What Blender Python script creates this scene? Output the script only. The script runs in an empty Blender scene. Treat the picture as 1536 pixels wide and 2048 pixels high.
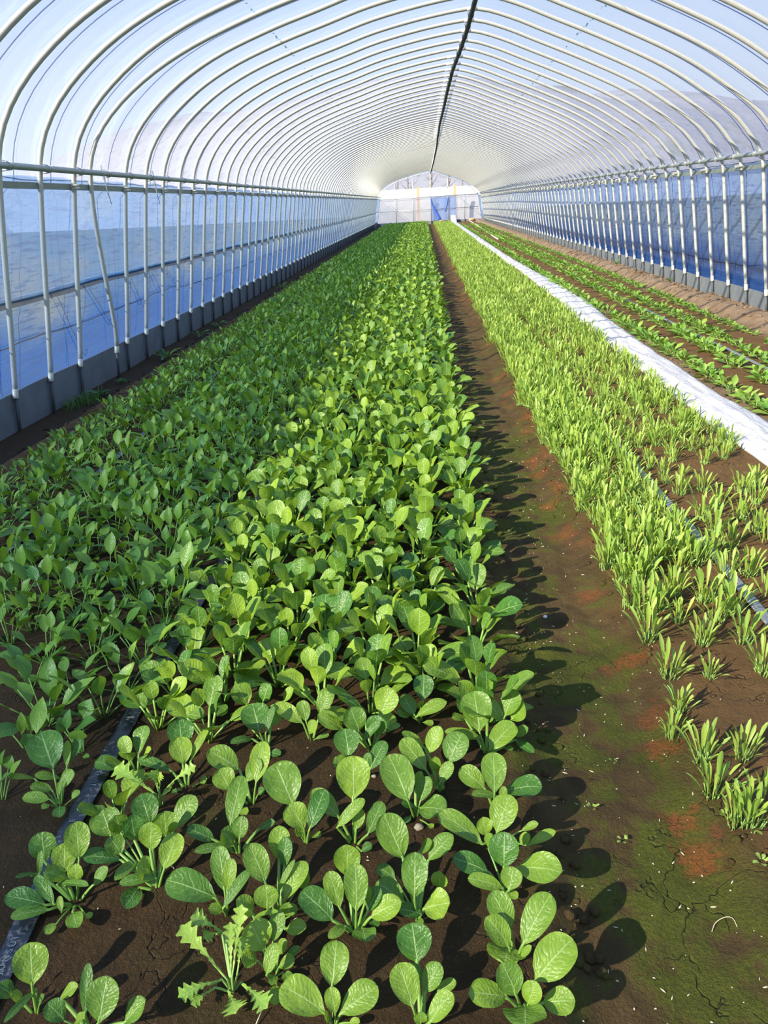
import bpy, math, random
import numpy as np
from mathutils import Vector, Matrix, noise
random.seed(7)
RNG = np.random.default_rng(7)
scene = bpy.context.scene
COL = scene.collection
PI = math.pi
EYE = 1.2
HAND=[[0.116,1.036,[[0.0879,1.0537,0.0238,0.0193,1.0682,0.0475,0.0394],[0.1103,1.0242,0.019,0.046,1.0292,0.038,0.0289],[0.1135,1.0398,0.0522,0.1175,1.0746,0.1045,0.0542],[0.1403,1.0614,0.0285,0.2175,1.0252,0.057,0.058],[0.1202,1.0103,0.0285,0.1304,1.0379,0.057,0.0383],[0.1181,1.0244,0.0095,0.1355,1.0029,0.019,0.0172],[0.0894,1.0969,0.038,0.0972,1.0959,0.076,0.024]]],[0.123,1.155,[[0.1081,1.1279,0.0475,0.1394,1.1791,0.095,0.0536],[0.0789,1.1177,0.0285,-0.004,1.1704,0.057,0.0456],[0.0883,1.134,0.0333,0.0812,1.1492,0.0665,0.0309],[0.1606,1.1563,0.0238,0.1924,1.1515,0.0475,0.0166],[0.1689,1.1239,0.019,0.2249,1.1421,0.038,0.0205],[0.1544,1.122,0.0238,0.1715,1.1251,0.0475,0.0204]]],[0.114,1.249,[[0.1134,1.2345,0.0475,0.1161,1.3047,0.095,0.052],[0.0964,1.2673,0.0285,0.0438,1.2995,0.057,0.0427],[0.1209,1.2558,0.019,0.0657,1.2436,0.038,0.0199],[0.1379,1.2608,0.0285,0.213,1.2414,0.057,0.0539],[0.1289,1.2367,0.0285,0.1359,1.2436,0.057,0.0175],[0.1117,1.2126,0.0095,0.1026,1.2203,0.019,0.0131]]],[0.11,1.409,[[0.095,1.4201,0.057,0.087,1.4978,0.114,0.0711],[0.1151,1.3872,0.0333,0.1769,1.4365,0.0665,0.0529],[0.1738,1.4723,0.0475,0.2034,1.4803,0.095,0.0618],[0.1593,1.476,0.057,0.1882,1.4994,0.114,0.0521],[0.1509,1.465,0.0475,0.1164,1.4944,0.095,0.0322],[0.1016,1.4292,0.0285,0.0143,1.4215,0.057,0.0268],[0.0658,1.5149,0.019,0.0337,1.4991,0.038,0.0255],[0.1784,1.4449,0.0238,0.2103,1.4411,0.0475,0.0269],[0.1814,1.4474,0.0095,0.2169,1.3903,0.019,0.0218],[0.1543,1.4221,0.0095,0.1687,1.3998,0.019,0.0169],[0.1261,1.5541,0.057,0.1345,1.5344,0.114,0.0358]]],[0.116,0.897,[[0.1137,0.9164,0.0427,0.0837,0.96,0.0855,0.043],[0.1075,0.891,0.038,0.0714,0.9173,0.076,0.0404],[0.1289,0.884,0.0522,0.1818,0.9387,0.1045,0.0472],[0.1055,0.9036,0.019,0.0976,0.862,0.038,0.0644],[0.1253,0.8795,0.0285,0.1426,0.8786,0.057,0.0121]]],[0.123,0.817,[[0.0962,0.8134,0.0238,0.0349,0.8047,0.0475,0.0411],[0.1095,0.8038,0.0427,0.0889,0.8276,0.0855,0.0442],[0.1267,0.7973,0.0333,0.1406,0.8109,0.0665,0.0309],[0.1513,0.8089,0.019,0.2,0.7998,0.038,0.0392],[0.1419,0.8279,0.0427,0.2067,0.87,0.0855,0.0602],[0.1226,0.802,0.0238,0.1168,0.7526,0.0475,0.064]]],[-0.18,0.789,[[-0.1932,0.7863,0.0238,-0.2646,0.814,0.0475,0.0547],[-0.1833,0.8179,0.038,-0.179,0.8718,0.076,0.0461],[-0.1747,0.7816,0.0285,-0.1839,0.8054,0.057,0.0245],[-0.1676,0.7849,0.0238,-0.1084,0.8138,0.0475,0.0439],[-0.1873,0.7774,0.019,-0.1905,0.7733,0.038,0.0173],[-0.155,0.7806,0.0095,-0.1364,0.7746,0.019,0.0139]]],[-0.041,0.781,[[-0.0464,0.861,0.038,-0.0547,0.9055,0.076,0.0573],[-0.0528,0.7872,0.038,-0.0749,0.8326,0.076,0.0455],[-0.0338,0.8303,0.0333,-0.0577,0.836,0.0665,0.0196],[-0.0339,0.8137,0.0333,-0.0096,0.8411,0.0665,0.0319],[-0.0165,0.8221,0.019,0.0162,0.8311,0.038,0.0196],[-0.0271,0.7636,0.038,0.0098,0.7844,0.076,0.0322],[-0.0411,0.771,0.0238,-0.0404,0.774,0.0475,0.0205]]],[-0.159,0.949,[[-0.1529,0.9432,0.057,-0.1553,0.9947,0.114,0.0421],[-0.1782,1.0222,0.0522,-0.1746,1.045,0.1045,0.0482],[-0.1851,0.9616,0.0427,-0.2063,1.0023,0.0855,0.0339],[-0.1424,0.9703,0.038,-0.1328,0.9809,0.076,0.0218],[-0.1309,0.9533,0.0285,-0.0737,0.9615,0.057,0.0412],[-0.136,0.9606,0.0333,-0.1138,0.9856,0.0665,0.0258],[-0.1965,0.9463,0.0285,-0.257,0.9841,0.057,0.0516],[-0.146,0.9448,0.0142,-0.1355,0.9058,0.0285,0.0416],[-0.1758,0.9468,0.0142,-0.2004,0.9117,0.0285,0.0194],[-0.133,0.9582,0.0142,-0.1151,0.9358,0.0285,0.0157]]],[-0.048,0.977,[[-0.0513,0.9684,0.057,-0.0487,1.0192,0.114,0.0466],[-0.0733,1.0517,0.0617,-0.1095,1.1004,0.1235,0.0572],[-0.027,1.0689,0.038,0.0223,1.0953,0.076,0.036],[-0.0431,1.0929,0.0333,-0.018,1.0868,0.0665,0.0256],[-0.0069,1.01,0.0333,-0.0039,1.0183,0.0665,0.0304],[-0.0357,0.9758,0.0238,0.0114,0.9675,0.0475,0.0534],[-0.0719,0.9895,0.0238,-0.1223,1.0118,0.0475,0.0405],[-0.0398,0.9683,0.019,-0.0805,0.9638,0.038,0.0277],[-0.0904,1.0486,0.0142,-0.1242,1.0639,0.0285,0.0274],[-0.05,0.9625,0.0095,-0.0378,0.9482,0.019,0.0138]]],[-0.291,0.867,[[-0.3077,0.882,0.038,-0.3314,0.9052,0.076,0.0533],[-0.2945,0.8977,0.038,-0.2815,0.9289,0.076,0.027],[-0.2949,0.8409,0.0333,-0.2816,0.8738,0.0665,0.0242],[-0.2818,0.8818,0.0285,-0.2693,0.889,0.057,0.0177],[-0.2734,0.8794,0.019,-0.2461,0.8883,0.038,0.0142],[-0.2812,0.8697,0.0142,-0.2535,0.8725,0.0285,0.0247],[-0.3197,0.8771,0.019,-0.3446,0.8703,0.038,0.0318],[-0.2815,0.8429,0.008,-0.2779,0.8037,0.0142,0.0239],[-0.2867,0.8582,0.0095,-0.2863,0.8333,0.019,0.0156],[-0.2732,0.862,0.0095,-0.2566,0.8426,0.019,0.0174],[-0.3356,0.9403,0.0427,-0.284,0.9179,0.0855,0.0109],[-0.3401,0.9505,0.038,-0.3651,0.9486,0.076,0.0352]]],[-0.402,0.988,[[-0.4206,0.993,0.0285,-0.514,1.007,0.057,0.058],[-0.3998,0.9903,0.0475,-0.4205,1.0513,0.095,0.0369],[-0.3959,0.9904,0.0475,-0.3875,1.0221,0.095,0.025],[-0.3982,0.9631,0.038,-0.3547,1.0135,0.076,0.0209],[-0.4052,0.9783,0.0142,-0.4284,0.9708,0.0285,0.021]]],[-0.303,0.973,[[-0.3265,1.0046,0.0522,-0.3605,1.0471,0.1045,0.0446],[-0.2988,1.044,0.0475,-0.2949,1.0736,0.095,0.0277],[-0.3105,1.0567,0.0522,-0.3091,1.0916,0.1045,0.0399],[-0.2889,0.981,0.038,-0.2526,1.0324,0.076,0.0345],[-0.3024,0.9947,0.0427,-0.2726,1.0284,0.0855,0.0115],[-0.3158,0.9613,0.038,-0.3193,0.9815,0.076,0.0432],[-0.277,0.9582,0.0238,-0.2782,0.9686,0.0475,0.0319],[-0.2693,1.0121,0.0333,-0.2498,1.0198,0.0665,0.0309],[-0.2827,0.9416,0.0142,-0.2425,0.9316,0.0285,0.0277]]],[-0.411,1.125,[[-0.4257,1.1414,0.0522,-0.4154,1.2289,0.1045,0.0408],[-0.4035,1.1202,0.038,-0.4004,1.1463,0.076,0.0314],[-0.4581,1.1295,0.0285,-0.5112,1.1316,0.057,0.0315],[-0.4154,1.1142,0.0333,-0.435,1.1179,0.0665,0.0415],[-0.4181,1.1206,0.0238,-0.4837,1.0827,0.0475,0.0207],[-0.377,1.1658,0.019,-0.3407,1.1691,0.038,0.0172]]],[-0.411,1.252,[[-0.4492,1.3202,0.038,-0.5212,1.342,0.076,0.0541],[-0.4577,1.2639,0.0333,-0.4856,1.2916,0.0665,0.048],[-0.4228,1.2786,0.0427,-0.3924,1.3018,0.0855,0.0343],[-0.3979,1.2647,0.0522,-0.3903,1.3373,0.1045,0.0436],[-0.4007,1.2764,0.0095,-0.3868,1.2819,0.019,0.0207],[-0.4284,1.2335,0.0095,-0.412,1.2059,0.019,0.02]]],[-0.279,1.154,[[-0.3058,1.1923,0.057,-0.3483,1.2552,0.114,0.0765],[-0.2773,1.1494,0.038,-0.3098,1.1754,0.076,0.0487],[-0.2652,1.1419,0.0427,-0.238,1.2085,0.0855,0.0383],[-0.2854,1.149,0.019,-0.2944,1.1495,0.038,0.0191],[-0.2629,1.1535,0.0142,-0.2428,1.1396,0.0285,0.019]]],[-0.178,1.151,[[-0.1806,1.2039,0.0617,-0.1827,1.2645,0.1235,0.0698],[-0.2079,1.1769,0.038,-0.2682,1.2161,0.076,0.0388],[-0.2098,1.1472,0.0427,-0.1536,1.18,0.0855,0.0253],[-0.1475,1.1374,0.0333,-0.1192,1.1926,0.0665,0.0317],[-0.1717,1.151,0.0333,-0.163,1.1757,0.0665,0.0254],[-0.1601,1.118,0.0095,-0.1393,1.1272,0.019,0.0187]]],[-0.176,1.35,[[-0.2045,1.356,0.0427,-0.2152,1.401,0.0855,0.0572],[-0.2103,1.3316,0.0285,-0.2326,1.3397,0.057,0.0328],[-0.1547,1.3168,0.038,-0.1203,1.3677,0.076,0.035],[-0.1626,1.3256,0.0333,-0.1569,1.3412,0.0665,0.021]]],[-0.16,1.434,[[-0.1859,1.4308,0.0522,-0.2065,1.4528,0.1045,0.0541],[-0.2266,1.4569,0.038,-0.2885,1.4642,0.076,0.0425],[-0.1393,1.4859,0.057,-0.1099,1.5152,0.114,0.058],[-0.1493,1.427,0.0427,-0.1382,1.4469,0.0855,0.0491],[-0.188,1.5195,0.0475,-0.2422,1.5152,0.095,0.0282],[-0.1775,1.409,0.0427,-0.1346,1.4258,0.0855,0.0219],[-0.1396,1.4578,0.0238,-0.0898,1.4599,0.0475,0.02],[-0.1965,1.4547,0.0333,-0.2269,1.4557,0.0665,0.0224]]],[-0.31,1.467,[[-0.2894,1.5012,0.0475,-0.2649,1.5455,0.095,0.0412],[-0.3091,1.4489,0.0333,-0.2922,1.4569,0.0665,0.0275],[-0.3288,1.4822,0.038,-0.3994,1.5111,0.076,0.0383],[-0.3222,1.49,0.038,-0.3363,1.5222,0.076,0.0333],[-0.2974,1.4589,0.0095,-0.2639,1.462,0.019,0.0151]]],[-0.043,1.533,[[-0.0363,1.5538,0.0475,-0.0321,1.5968,0.095,0.0497],[-0.0575,1.5212,0.0285,-0.0883,1.5634,0.057,0.0389],[-0.0684,1.5338,0.019,-0.101,1.5261,0.038,0.031],[-0.0549,1.5131,0.0285,0.023,1.5354,0.057,0.0359],[-0.035,1.5188,0.008,-0.0119,1.5085,0.0095,0.018],[-0.0445,1.5353,0.0333,-0.0383,1.5241,0.0665,0.018]]],[-0.001,1.302,[[-0.0297,1.31,0.0427,-0.0832,1.3626,0.0855,0.044],[-0.0317,1.3759,0.0475,-0.083,1.3723,0.095,0.0283],[-0.0246,1.3527,0.0522,0.0053,1.3805,0.1045,0.0375],[0.0212,1.3271,0.0475,0.0538,1.3699,0.095,0.058],[-0.0009,1.2734,0.038,0.0275,1.2975,0.076,0.0292],[-0.0092,1.3119,0.038,-0.0105,1.3145,0.076,0.0252],[-0.0125,1.2951,0.0095,0.0102,1.2815,0.019,0.0159]]],[-0.053,1.22,[[-0.0663,1.2022,0.057,-0.1075,1.2778,0.114,0.0677],[-0.0433,1.2191,0.038,-0.0223,1.2534,0.076,0.0351],[-0.0524,1.2583,0.038,-0.0378,1.2693,0.076,0.02],[-0.046,1.2192,0.0238,0.0103,1.1886,0.0475,0.0561],[-0.0526,1.2193,0.0238,-0.0819,1.2065,0.0475,0.0196],[-0.064,1.2122,0.008,-0.0744,1.1908,0.0095,0.013],[-0.027,1.1892,0.008,-0.0163,1.1793,0.0095,0.0129]]],[-0.847,1.258,[[-0.8716,1.3069,0.057,-0.9165,1.3667,0.114,0.0762],[-0.8548,1.3436,0.0427,-0.8294,1.3746,0.0855,0.0266],[-0.85,1.3242,0.0475,-0.8531,1.3598,0.095,0.0167],[-0.8433,1.2789,0.0285,-0.8277,1.3064,0.057,0.0281],[-0.9271,1.3145,0.0238,-0.9752,1.2953,0.0475,0.0142],[-0.8618,1.3086,0.0285,-0.9058,1.2873,0.057,0.0212],[-0.8661,1.2592,0.0142,-0.9219,1.2509,0.0285,0.0277],[-0.8475,1.2648,0.0238,-0.8457,1.2775,0.0475,0.0116],[-0.8396,1.2453,0.008,-0.8199,1.2056,0.0142,0.0273],[-0.8657,1.2502,0.008,-0.8753,1.2363,0.0095,0.0184],[-0.8714,1.2829,0.019,-0.9141,1.2756,0.038,0.0257],[-0.8192,1.2639,0.0095,-0.8084,1.2824,0.019,0.0163]]],[-0.869,1.43,[[-0.9192,1.4612,0.038,-0.9301,1.469,0.076,0.0333],[-0.9099,1.4571,0.0475,-0.9002,1.4761,0.095,0.023],[-0.8978,1.4727,0.038,-0.8271,1.455,0.076,0.0383],[-0.8903,1.507,0.0427,-0.8695,1.53,0.0855,0.0446],[-0.8781,1.4412,0.0285,-0.8752,1.4485,0.057,0.0432],[-0.8539,1.4053,0.008,-0.8373,1.4033,0.0095,0.015]]],[-1.017,1.443,[[-0.9713,1.4308,0.057,-0.977,1.5023,0.114,0.0383],[-1.0007,1.4568,0.0427,-0.9966,1.4743,0.0855,0.0385],[-1.0166,1.4433,0.0475,-1.0194,1.4664,0.095,0.023],[-0.9818,1.4703,0.038,-0.9713,1.4944,0.076,0.0233],[-1.0551,1.4654,0.0238,-1.0898,1.4763,0.0475,0.0234],[-0.9989,1.4335,0.0238,-1.0113,1.4432,0.0475,0.0331]]],[-0.989,1.272,[[-0.9683,1.2939,0.0427,-0.9395,1.3056,0.0855,0.0211],[-0.9956,1.2947,0.0333,-0.9547,1.2838,0.0665,0.0164],[-1.0143,1.3386,0.0427,-0.9949,1.3411,0.0855,0.0144],[-0.9975,1.3353,0.0333,-0.9871,1.3457,0.0665,0.029]]],[-0.703,1.012,[[-0.7743,1.0588,0.0475,-0.7832,1.0871,0.095,0.049],[-0.7015,1.055,0.057,-0.7129,1.0945,0.114,0.0467],[-0.7272,1.036,0.0427,-0.7305,1.0686,0.0855,0.0443],[-0.7756,1.0353,0.038,-0.7755,1.0599,0.076,0.0121],[-0.7905,1.0505,0.0238,-0.8142,1.022,0.0475,0.0121],[-0.7221,0.9785,0.0285,-0.7699,1.016,0.057,0.0215],[-0.7364,1.0222,0.0285,-0.6576,0.9952,0.057,0.0157],[-0.6977,1.0252,0.0333,-0.6996,1.0364,0.0665,0.0299],[-0.7215,1.0324,0.0333,-0.7519,1.0171,0.0665,0.0298],[-0.743,0.9841,0.019,-0.8192,0.9882,0.038,0.039],[-0.7337,0.9791,0.0142,-0.7923,0.9517,0.0285,0.0231],[-0.7058,0.9687,0.019,-0.7147,0.9885,0.038,0.0116],[-0.6881,0.9746,0.0119,-0.6594,0.9328,0.0238,0.0305],[-0.6658,1.02,0.0285,-0.6357,1.0353,0.057,0.0258],[-0.7112,0.9536,0.008,-0.7228,0.9333,0.0095,0.019],[-0.6646,0.9735,0.008,-0.649,0.9679,0.0095,0.0135]]],[-0.552,1.036,[[-0.5948,1.1507,0.0475,-0.62,1.1879,0.095,0.0524],[-0.6705,1.1294,0.038,-0.6977,1.1647,0.076,0.06],[-0.654,1.1396,0.038,-0.6625,1.1485,0.076,0.0399],[-0.5447,1.1448,0.0427,-0.5069,1.1916,0.0855,0.0442],[-0.5522,1.1198,0.0475,-0.5545,1.139,0.095,0.051],[-0.6129,1.11,0.0475,-0.6191,1.1289,0.095,0.0391],[-0.5702,1.081,0.0522,-0.566,1.1013,0.1045,0.044],[-0.5364,1.0516,0.0333,-0.5225,1.1112,0.0665,0.044],[-0.6329,1.0793,0.0285,-0.699,1.0625,0.057,0.0345],[-0.6358,1.0893,0.0333,-0.6581,1.1017,0.0665,0.0388],[-0.6062,1.0881,0.019,-0.6209,1.0225,0.038,0.0228],[-0.5524,1.0461,0.019,-0.6108,1.0159,0.038,0.0224],[-0.5839,1.032,0.0095,-0.589,0.9787,0.019,0.0369],[-0.5664,1.0556,0.0238,-0.5865,1.0479,0.0475,0.0453]]],[-0.572,1.304,[[-0.5985,1.3785,0.0522,-0.6079,1.4201,0.1045,0.0585],[-0.5815,1.3333,0.0427,-0.6006,1.3782,0.0855,0.0502],[-0.5685,1.3469,0.0427,-0.5396,1.4068,0.0855,0.0193],[-0.6092,1.3294,0.0285,-0.6877,1.3388,0.057,0.0262],[-0.5421,1.3131,0.0095,-0.5247,1.3157,0.019,0.0189],[-0.5985,1.2924,0.008,-0.5852,1.2811,0.0095,0.0186]]],[-0.412,1.438,[[-0.4274,1.4409,0.0475,-0.4492,1.4868,0.095,0.0678],[-0.4108,1.433,0.0475,-0.3937,1.4774,0.095,0.0175],[-0.4099,1.4838,0.0285,-0.3877,1.5071,0.057,0.0308],[-0.4504,1.4497,0.019,-0.4927,1.4123,0.038,0.0224],[-0.4014,1.4137,0.008,-0.3733,1.4043,0.0095,0.0222],[-0.5024,1.5403,0.0142,-0.5224,1.5306,0.0285,0.0158]]],[-0.461,1.592,[[-0.479,1.5403,0.0522,-0.5025,1.5557,0.1045,0.0524],[-0.4407,1.5586,0.0475,-0.4209,1.567,0.095,0.0422],[-0.3929,1.5703,0.038,-0.3629,1.5744,0.076,0.0292],[-0.458,1.5695,0.0333,-0.4546,1.5722,0.0665,0.0213]]],[-0.675,0.796,[[-0.6756,0.809,0.0475,-0.6881,0.8498,0.095,0.0533],[-0.7125,0.8076,0.0238,-0.7336,0.8084,0.0475,0.0274],[-0.6968,0.8023,0.019,-0.7101,0.803,0.038,0.0171],[-0.6761,0.8153,0.0285,-0.6851,0.7419,0.057,0.0134],[-0.6643,0.7975,0.019,-0.655,0.8019,0.038,0.0102]]],[-0.573,0.771,[[-0.5394,0.7501,0.0475,-0.5338,0.7931,0.095,0.049],[-0.5642,0.7579,0.0522,-0.5685,0.8077,0.1045,0.0181],[-0.6078,0.7681,0.0238,-0.6371,0.7801,0.0475,0.0316],[-0.6316,0.805,0.0238,-0.5979,0.8081,0.0475,0.0221],[-0.508,0.763,0.0285,-0.4738,0.7805,0.057,0.0329],[-0.5894,0.765,0.0238,-0.565,0.7594,0.0475,0.0181]]]]
MIZ=[[-0.357,0.841,[[-0.3565,0.8263,0.0427,-0.4474,0.8909,0.0855,0.026],[-0.3484,0.8267,0.0522,-0.3565,0.882,0.1045,0.0189],[-0.3448,0.8215,0.057,-0.3418,0.9083,0.114,0.0207],[-0.3431,0.8407,0.038,-0.3397,0.8775,0.076,0.0173],[-0.3804,0.9093,0.0427,-0.4341,0.907,0.0855,0.027],[-0.3726,0.8432,0.019,-0.43,0.7975,0.038,0.0256],[-0.3835,0.8337,0.0119,-0.4116,0.7973,0.0238,0.0188],[-0.3601,0.8303,0.0095,-0.3351,0.788,0.019,0.0322],[-0.3411,0.8415,0.0142,-0.284,0.7905,0.0285,0.0288],[-0.3912,0.9225,0.0285,-0.4117,0.8899,0.057,0.0217]]],[-0.616,1.254,[[-0.6141,1.2426,0.0427,-0.7122,1.2776,0.0855,0.0341],[-0.6111,1.2499,0.0475,-0.6195,1.2576,0.095,0.0226],[-0.6134,1.2613,0.0427,-0.6017,1.2617,0.0855,0.0182],[-0.5972,1.2498,0.0475,-0.527,1.2711,0.095,0.0226],[-0.6103,1.2515,0.0285,-0.5798,1.2362,0.057,0.0203]]]]


# ------------------------------------------------------------------ camera
F_PX, CXP, CYP = 1500.0, 768.0, 1024.0
def camera_axes():
    d = np.array([845.0 - CXP, CYP - 402.0, -F_PX]); d /= np.linalg.norm(d)
    X = np.array([1.0, 0.03, 0.0]); X[2] = -(X[0]*d[0] + X[1]*d[1]) / d[2]; X /= np.linalg.norm(X)
    return np.stack([X, d, np.cross(X, d)], 1)          # camera = R @ world
RC = camera_axes()
def project(p):
    c = RC @ (np.asarray(p, float) - np.array([0, 0, EYE]))
    if c[2] > -0.05: return None
    return CXP + F_PX*c[0]/-c[2], CYP - F_PX*c[1]/-c[2], -c[2]
def in_frame(p, m=0):
    q = project(p)
    return q is not None and -m < q[0] < 1536 + m and -m < q[1] < 2048 + m
cam_data = bpy.data.cameras.new('camera')
cam = bpy.data.objects.new('camera', cam_data); COL.objects.link(cam)
cam_data.sensor_fit = 'VERTICAL'; cam_data.sensor_height = 36.0
cam_data.lens = F_PX / 2048.0 * 36.0
cam_data.clip_start = 0.02; cam_data.clip_end = 2000
M = Matrix(RC.T.tolist()).to_4x4(); M.translation = Vector((0, 0, EYE))
cam.matrix_world = M
scene.camera = cam

# ------------------------------------------------------------------ object helpers
def prep(o, label=None, cat=None, group=None, kind=None):
    if label: o['label'] = label
    if cat: o['category'] = cat
    if group: o['group'] = group
    if kind: o['kind'] = kind
    return o
def link(name, me, parent=None):
    o = bpy.data.objects.new(name, me); COL.objects.link(o)
    if parent is not None: o.parent = parent
    return o
def empty(name, loc, label, cat, group=None, rz=0.0, s=1.0):
    o = bpy.data.objects.new(name, None); COL.objects.link(o)
    o.location = loc; o.rotation_euler = (0, 0, rz); o.scale = (s, s, s)
    o.empty_display_size = 0.02
    return prep(o, label, cat, group)

class MB:
    """collects vertices and faces of ONE part and builds one mesh from them"""
    def __init__(s):
        s.v = []; s.f = []; s.uv = []; s.m = []; s.n = 0
    def add(s, verts, faces, uvs=None, mat=0):
        verts = np.asarray(verts, float).reshape(-1, 3)
        faces = np.asarray(faces, int)
        if uvs is None: uvs = np.zeros((len(verts), 2))
        s.v.append(verts); s.f.append(faces + s.n); s.uv.append(np.asarray(uvs, float))
        s.m.append(np.full(len(faces), mat)); s.n += len(verts)
    def arrays(s):
        return np.concatenate(s.v), np.concatenate(s.f), np.concatenate(s.uv), np.concatenate(s.m)
    def mesh(s, name, mats, smooth=True):
        return mesh_from(name, *s.arrays(), mats, smooth)
def mesh_from(name, v, f, uv, m, mats, smooth=True):
    me = bpy.data.meshes.new(name)
    nv, nf = len(v), len(f)
    me.vertices.add(nv); me.vertices.foreach_set('co', np.ascontiguousarray(v, np.float32).ravel())
    me.loops.add(nf*4); me.polygons.add(nf)
    fl = np.ascontiguousarray(f, np.int32).ravel()
    me.loops.foreach_set('vertex_index', fl)
    me.polygons.foreach_set('loop_start', np.arange(0, nf*4, 4, dtype=np.int32))
    try: me.polygons.foreach_set('loop_total', np.full(nf, 4, np.int32))
    except Exception: pass
    me.polygons.foreach_set('material_index', np.ascontiguousarray(m, np.int32))
    me.polygons.foreach_set('use_smooth', np.full(nf, smooth, bool))
    ul = me.uv_layers.new(name='UVMap')
    ul.data.foreach_set('uv', np.ascontiguousarray(uv[fl], np.float32).ravel())
    for mt in (mats if isinstance(mats, (list, tuple)) else [mats]): me.materials.append(mt)
    me.update(calc_edges=True)
    return me

def grid_faces(nu, nv, closed=False):
    """quads of a (nu+1) x (nv+1) vertex grid (closed: wraps in v, nv columns)"""
    w = nv if closed else nv + 1
    i, j = np.meshgrid(np.arange(nu), np.arange(nv), indexing='ij')
    j2 = (j + 1) % w
    return np.stack([i*w + j, i*w + j2, (i+1)*w + j2, (i+1)*w + j], -1).reshape(-1, 4)

def smooth_path(pts, n):
    """Catmull-Rom resample of control points"""
    p = np.asarray(pts, float)
    p = np.vstack([2*p[0]-p[1], p, 2*p[-1]-p[-2]])
    seg = len(p) - 3
    seglen = np.linalg.norm(np.diff(p[1:-1], axis=0), axis=1); cum = np.concatenate([[0], np.cumsum(seglen)])
    out = []
    for d in np.linspace(0, cum[-1], n):
        k = min(max(np.searchsorted(cum, d, 'right') - 1, 0), seg - 1)
        t = (d - cum[k]) / max(seglen[k], 1e-9)
        a, b, c, e = p[k], p[k+1], p[k+2], p[k+3]
        out.append(0.5*((2*b) + (c-a)*t + (2*a-5*b+4*c-e)*t*t + (3*b-a-3*c+e)*t**3))
    return np.array(out)
def tube(mb, path, r, sides=8, mat=0, flat=1.0, cap=True):
    path = np.asarray(path, float); n = len(path)
    rad = np.full(n, r) if np.isscalar(r) else np.asarray(r, float)
    tan = np.gradient(path, axis=0); tan /= np.linalg.norm(tan, axis=1)[:, None] + 1e-12
    ref = np.array([0, 0, 1.0]) if abs(tan[0][2]) < 0.9 else np.array([1.0, 0, 0])
    u = np.cross(ref, tan[0]); u /= np.linalg.norm(u)
    V = []
    for i in range(n):
        u = u - tan[i]*np.dot(u, tan[i]); u /= np.linalg.norm(u)
        w = np.cross(tan[i], u)
        a = np.arange(sides)*2*PI/sides
        V.append(path[i] + rad[i]*(np.cos(a)[:, None]*u + flat*np.sin(a)[:, None]*w))
    V = np.concatenate(V)
    F = grid_faces(n-1, sides, True)
    uv = np.stack([np.tile(np.linspace(0, 1, sides), n), np.repeat(np.linspace(0, 1, n), sides)], 1)
    if cap:
        k = len(V); V = np.vstack([V, path[0], path[-1]])
        uv = np.vstack([uv, [[0.5, 0], [0.5, 1]]])
        c = []
        for j in range(0, sides, 2):
            c.append([k, (j+2) % sides, (j+1) % sides, j])
            b = (n-1)*sides
            c.append([k+1, b+j, b+(j+1) % sides, b+(j+2) % sides])
        F = np.vstack([F, c])
    mb.add(V, F, uv, mat)
def box(mb, lo, hi, mat=0):
    x0, y0, z0 = lo; x1, y1, z1 = hi
    v = [(x0,y0,z0),(x1,y0,z0),(x1,y1,z0),(x0,y1,z0),(x0,y0,z1),(x1,y0,z1),(x1,y1,z1),(x0,y1,z1)]
    f = [(0,3,2,1),(4,5,6,7),(0,1,5,4),(1,2,6,5),(2,3,7,6),(3,0,4,7)]
    mb.add(v, f, None, mat)

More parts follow.
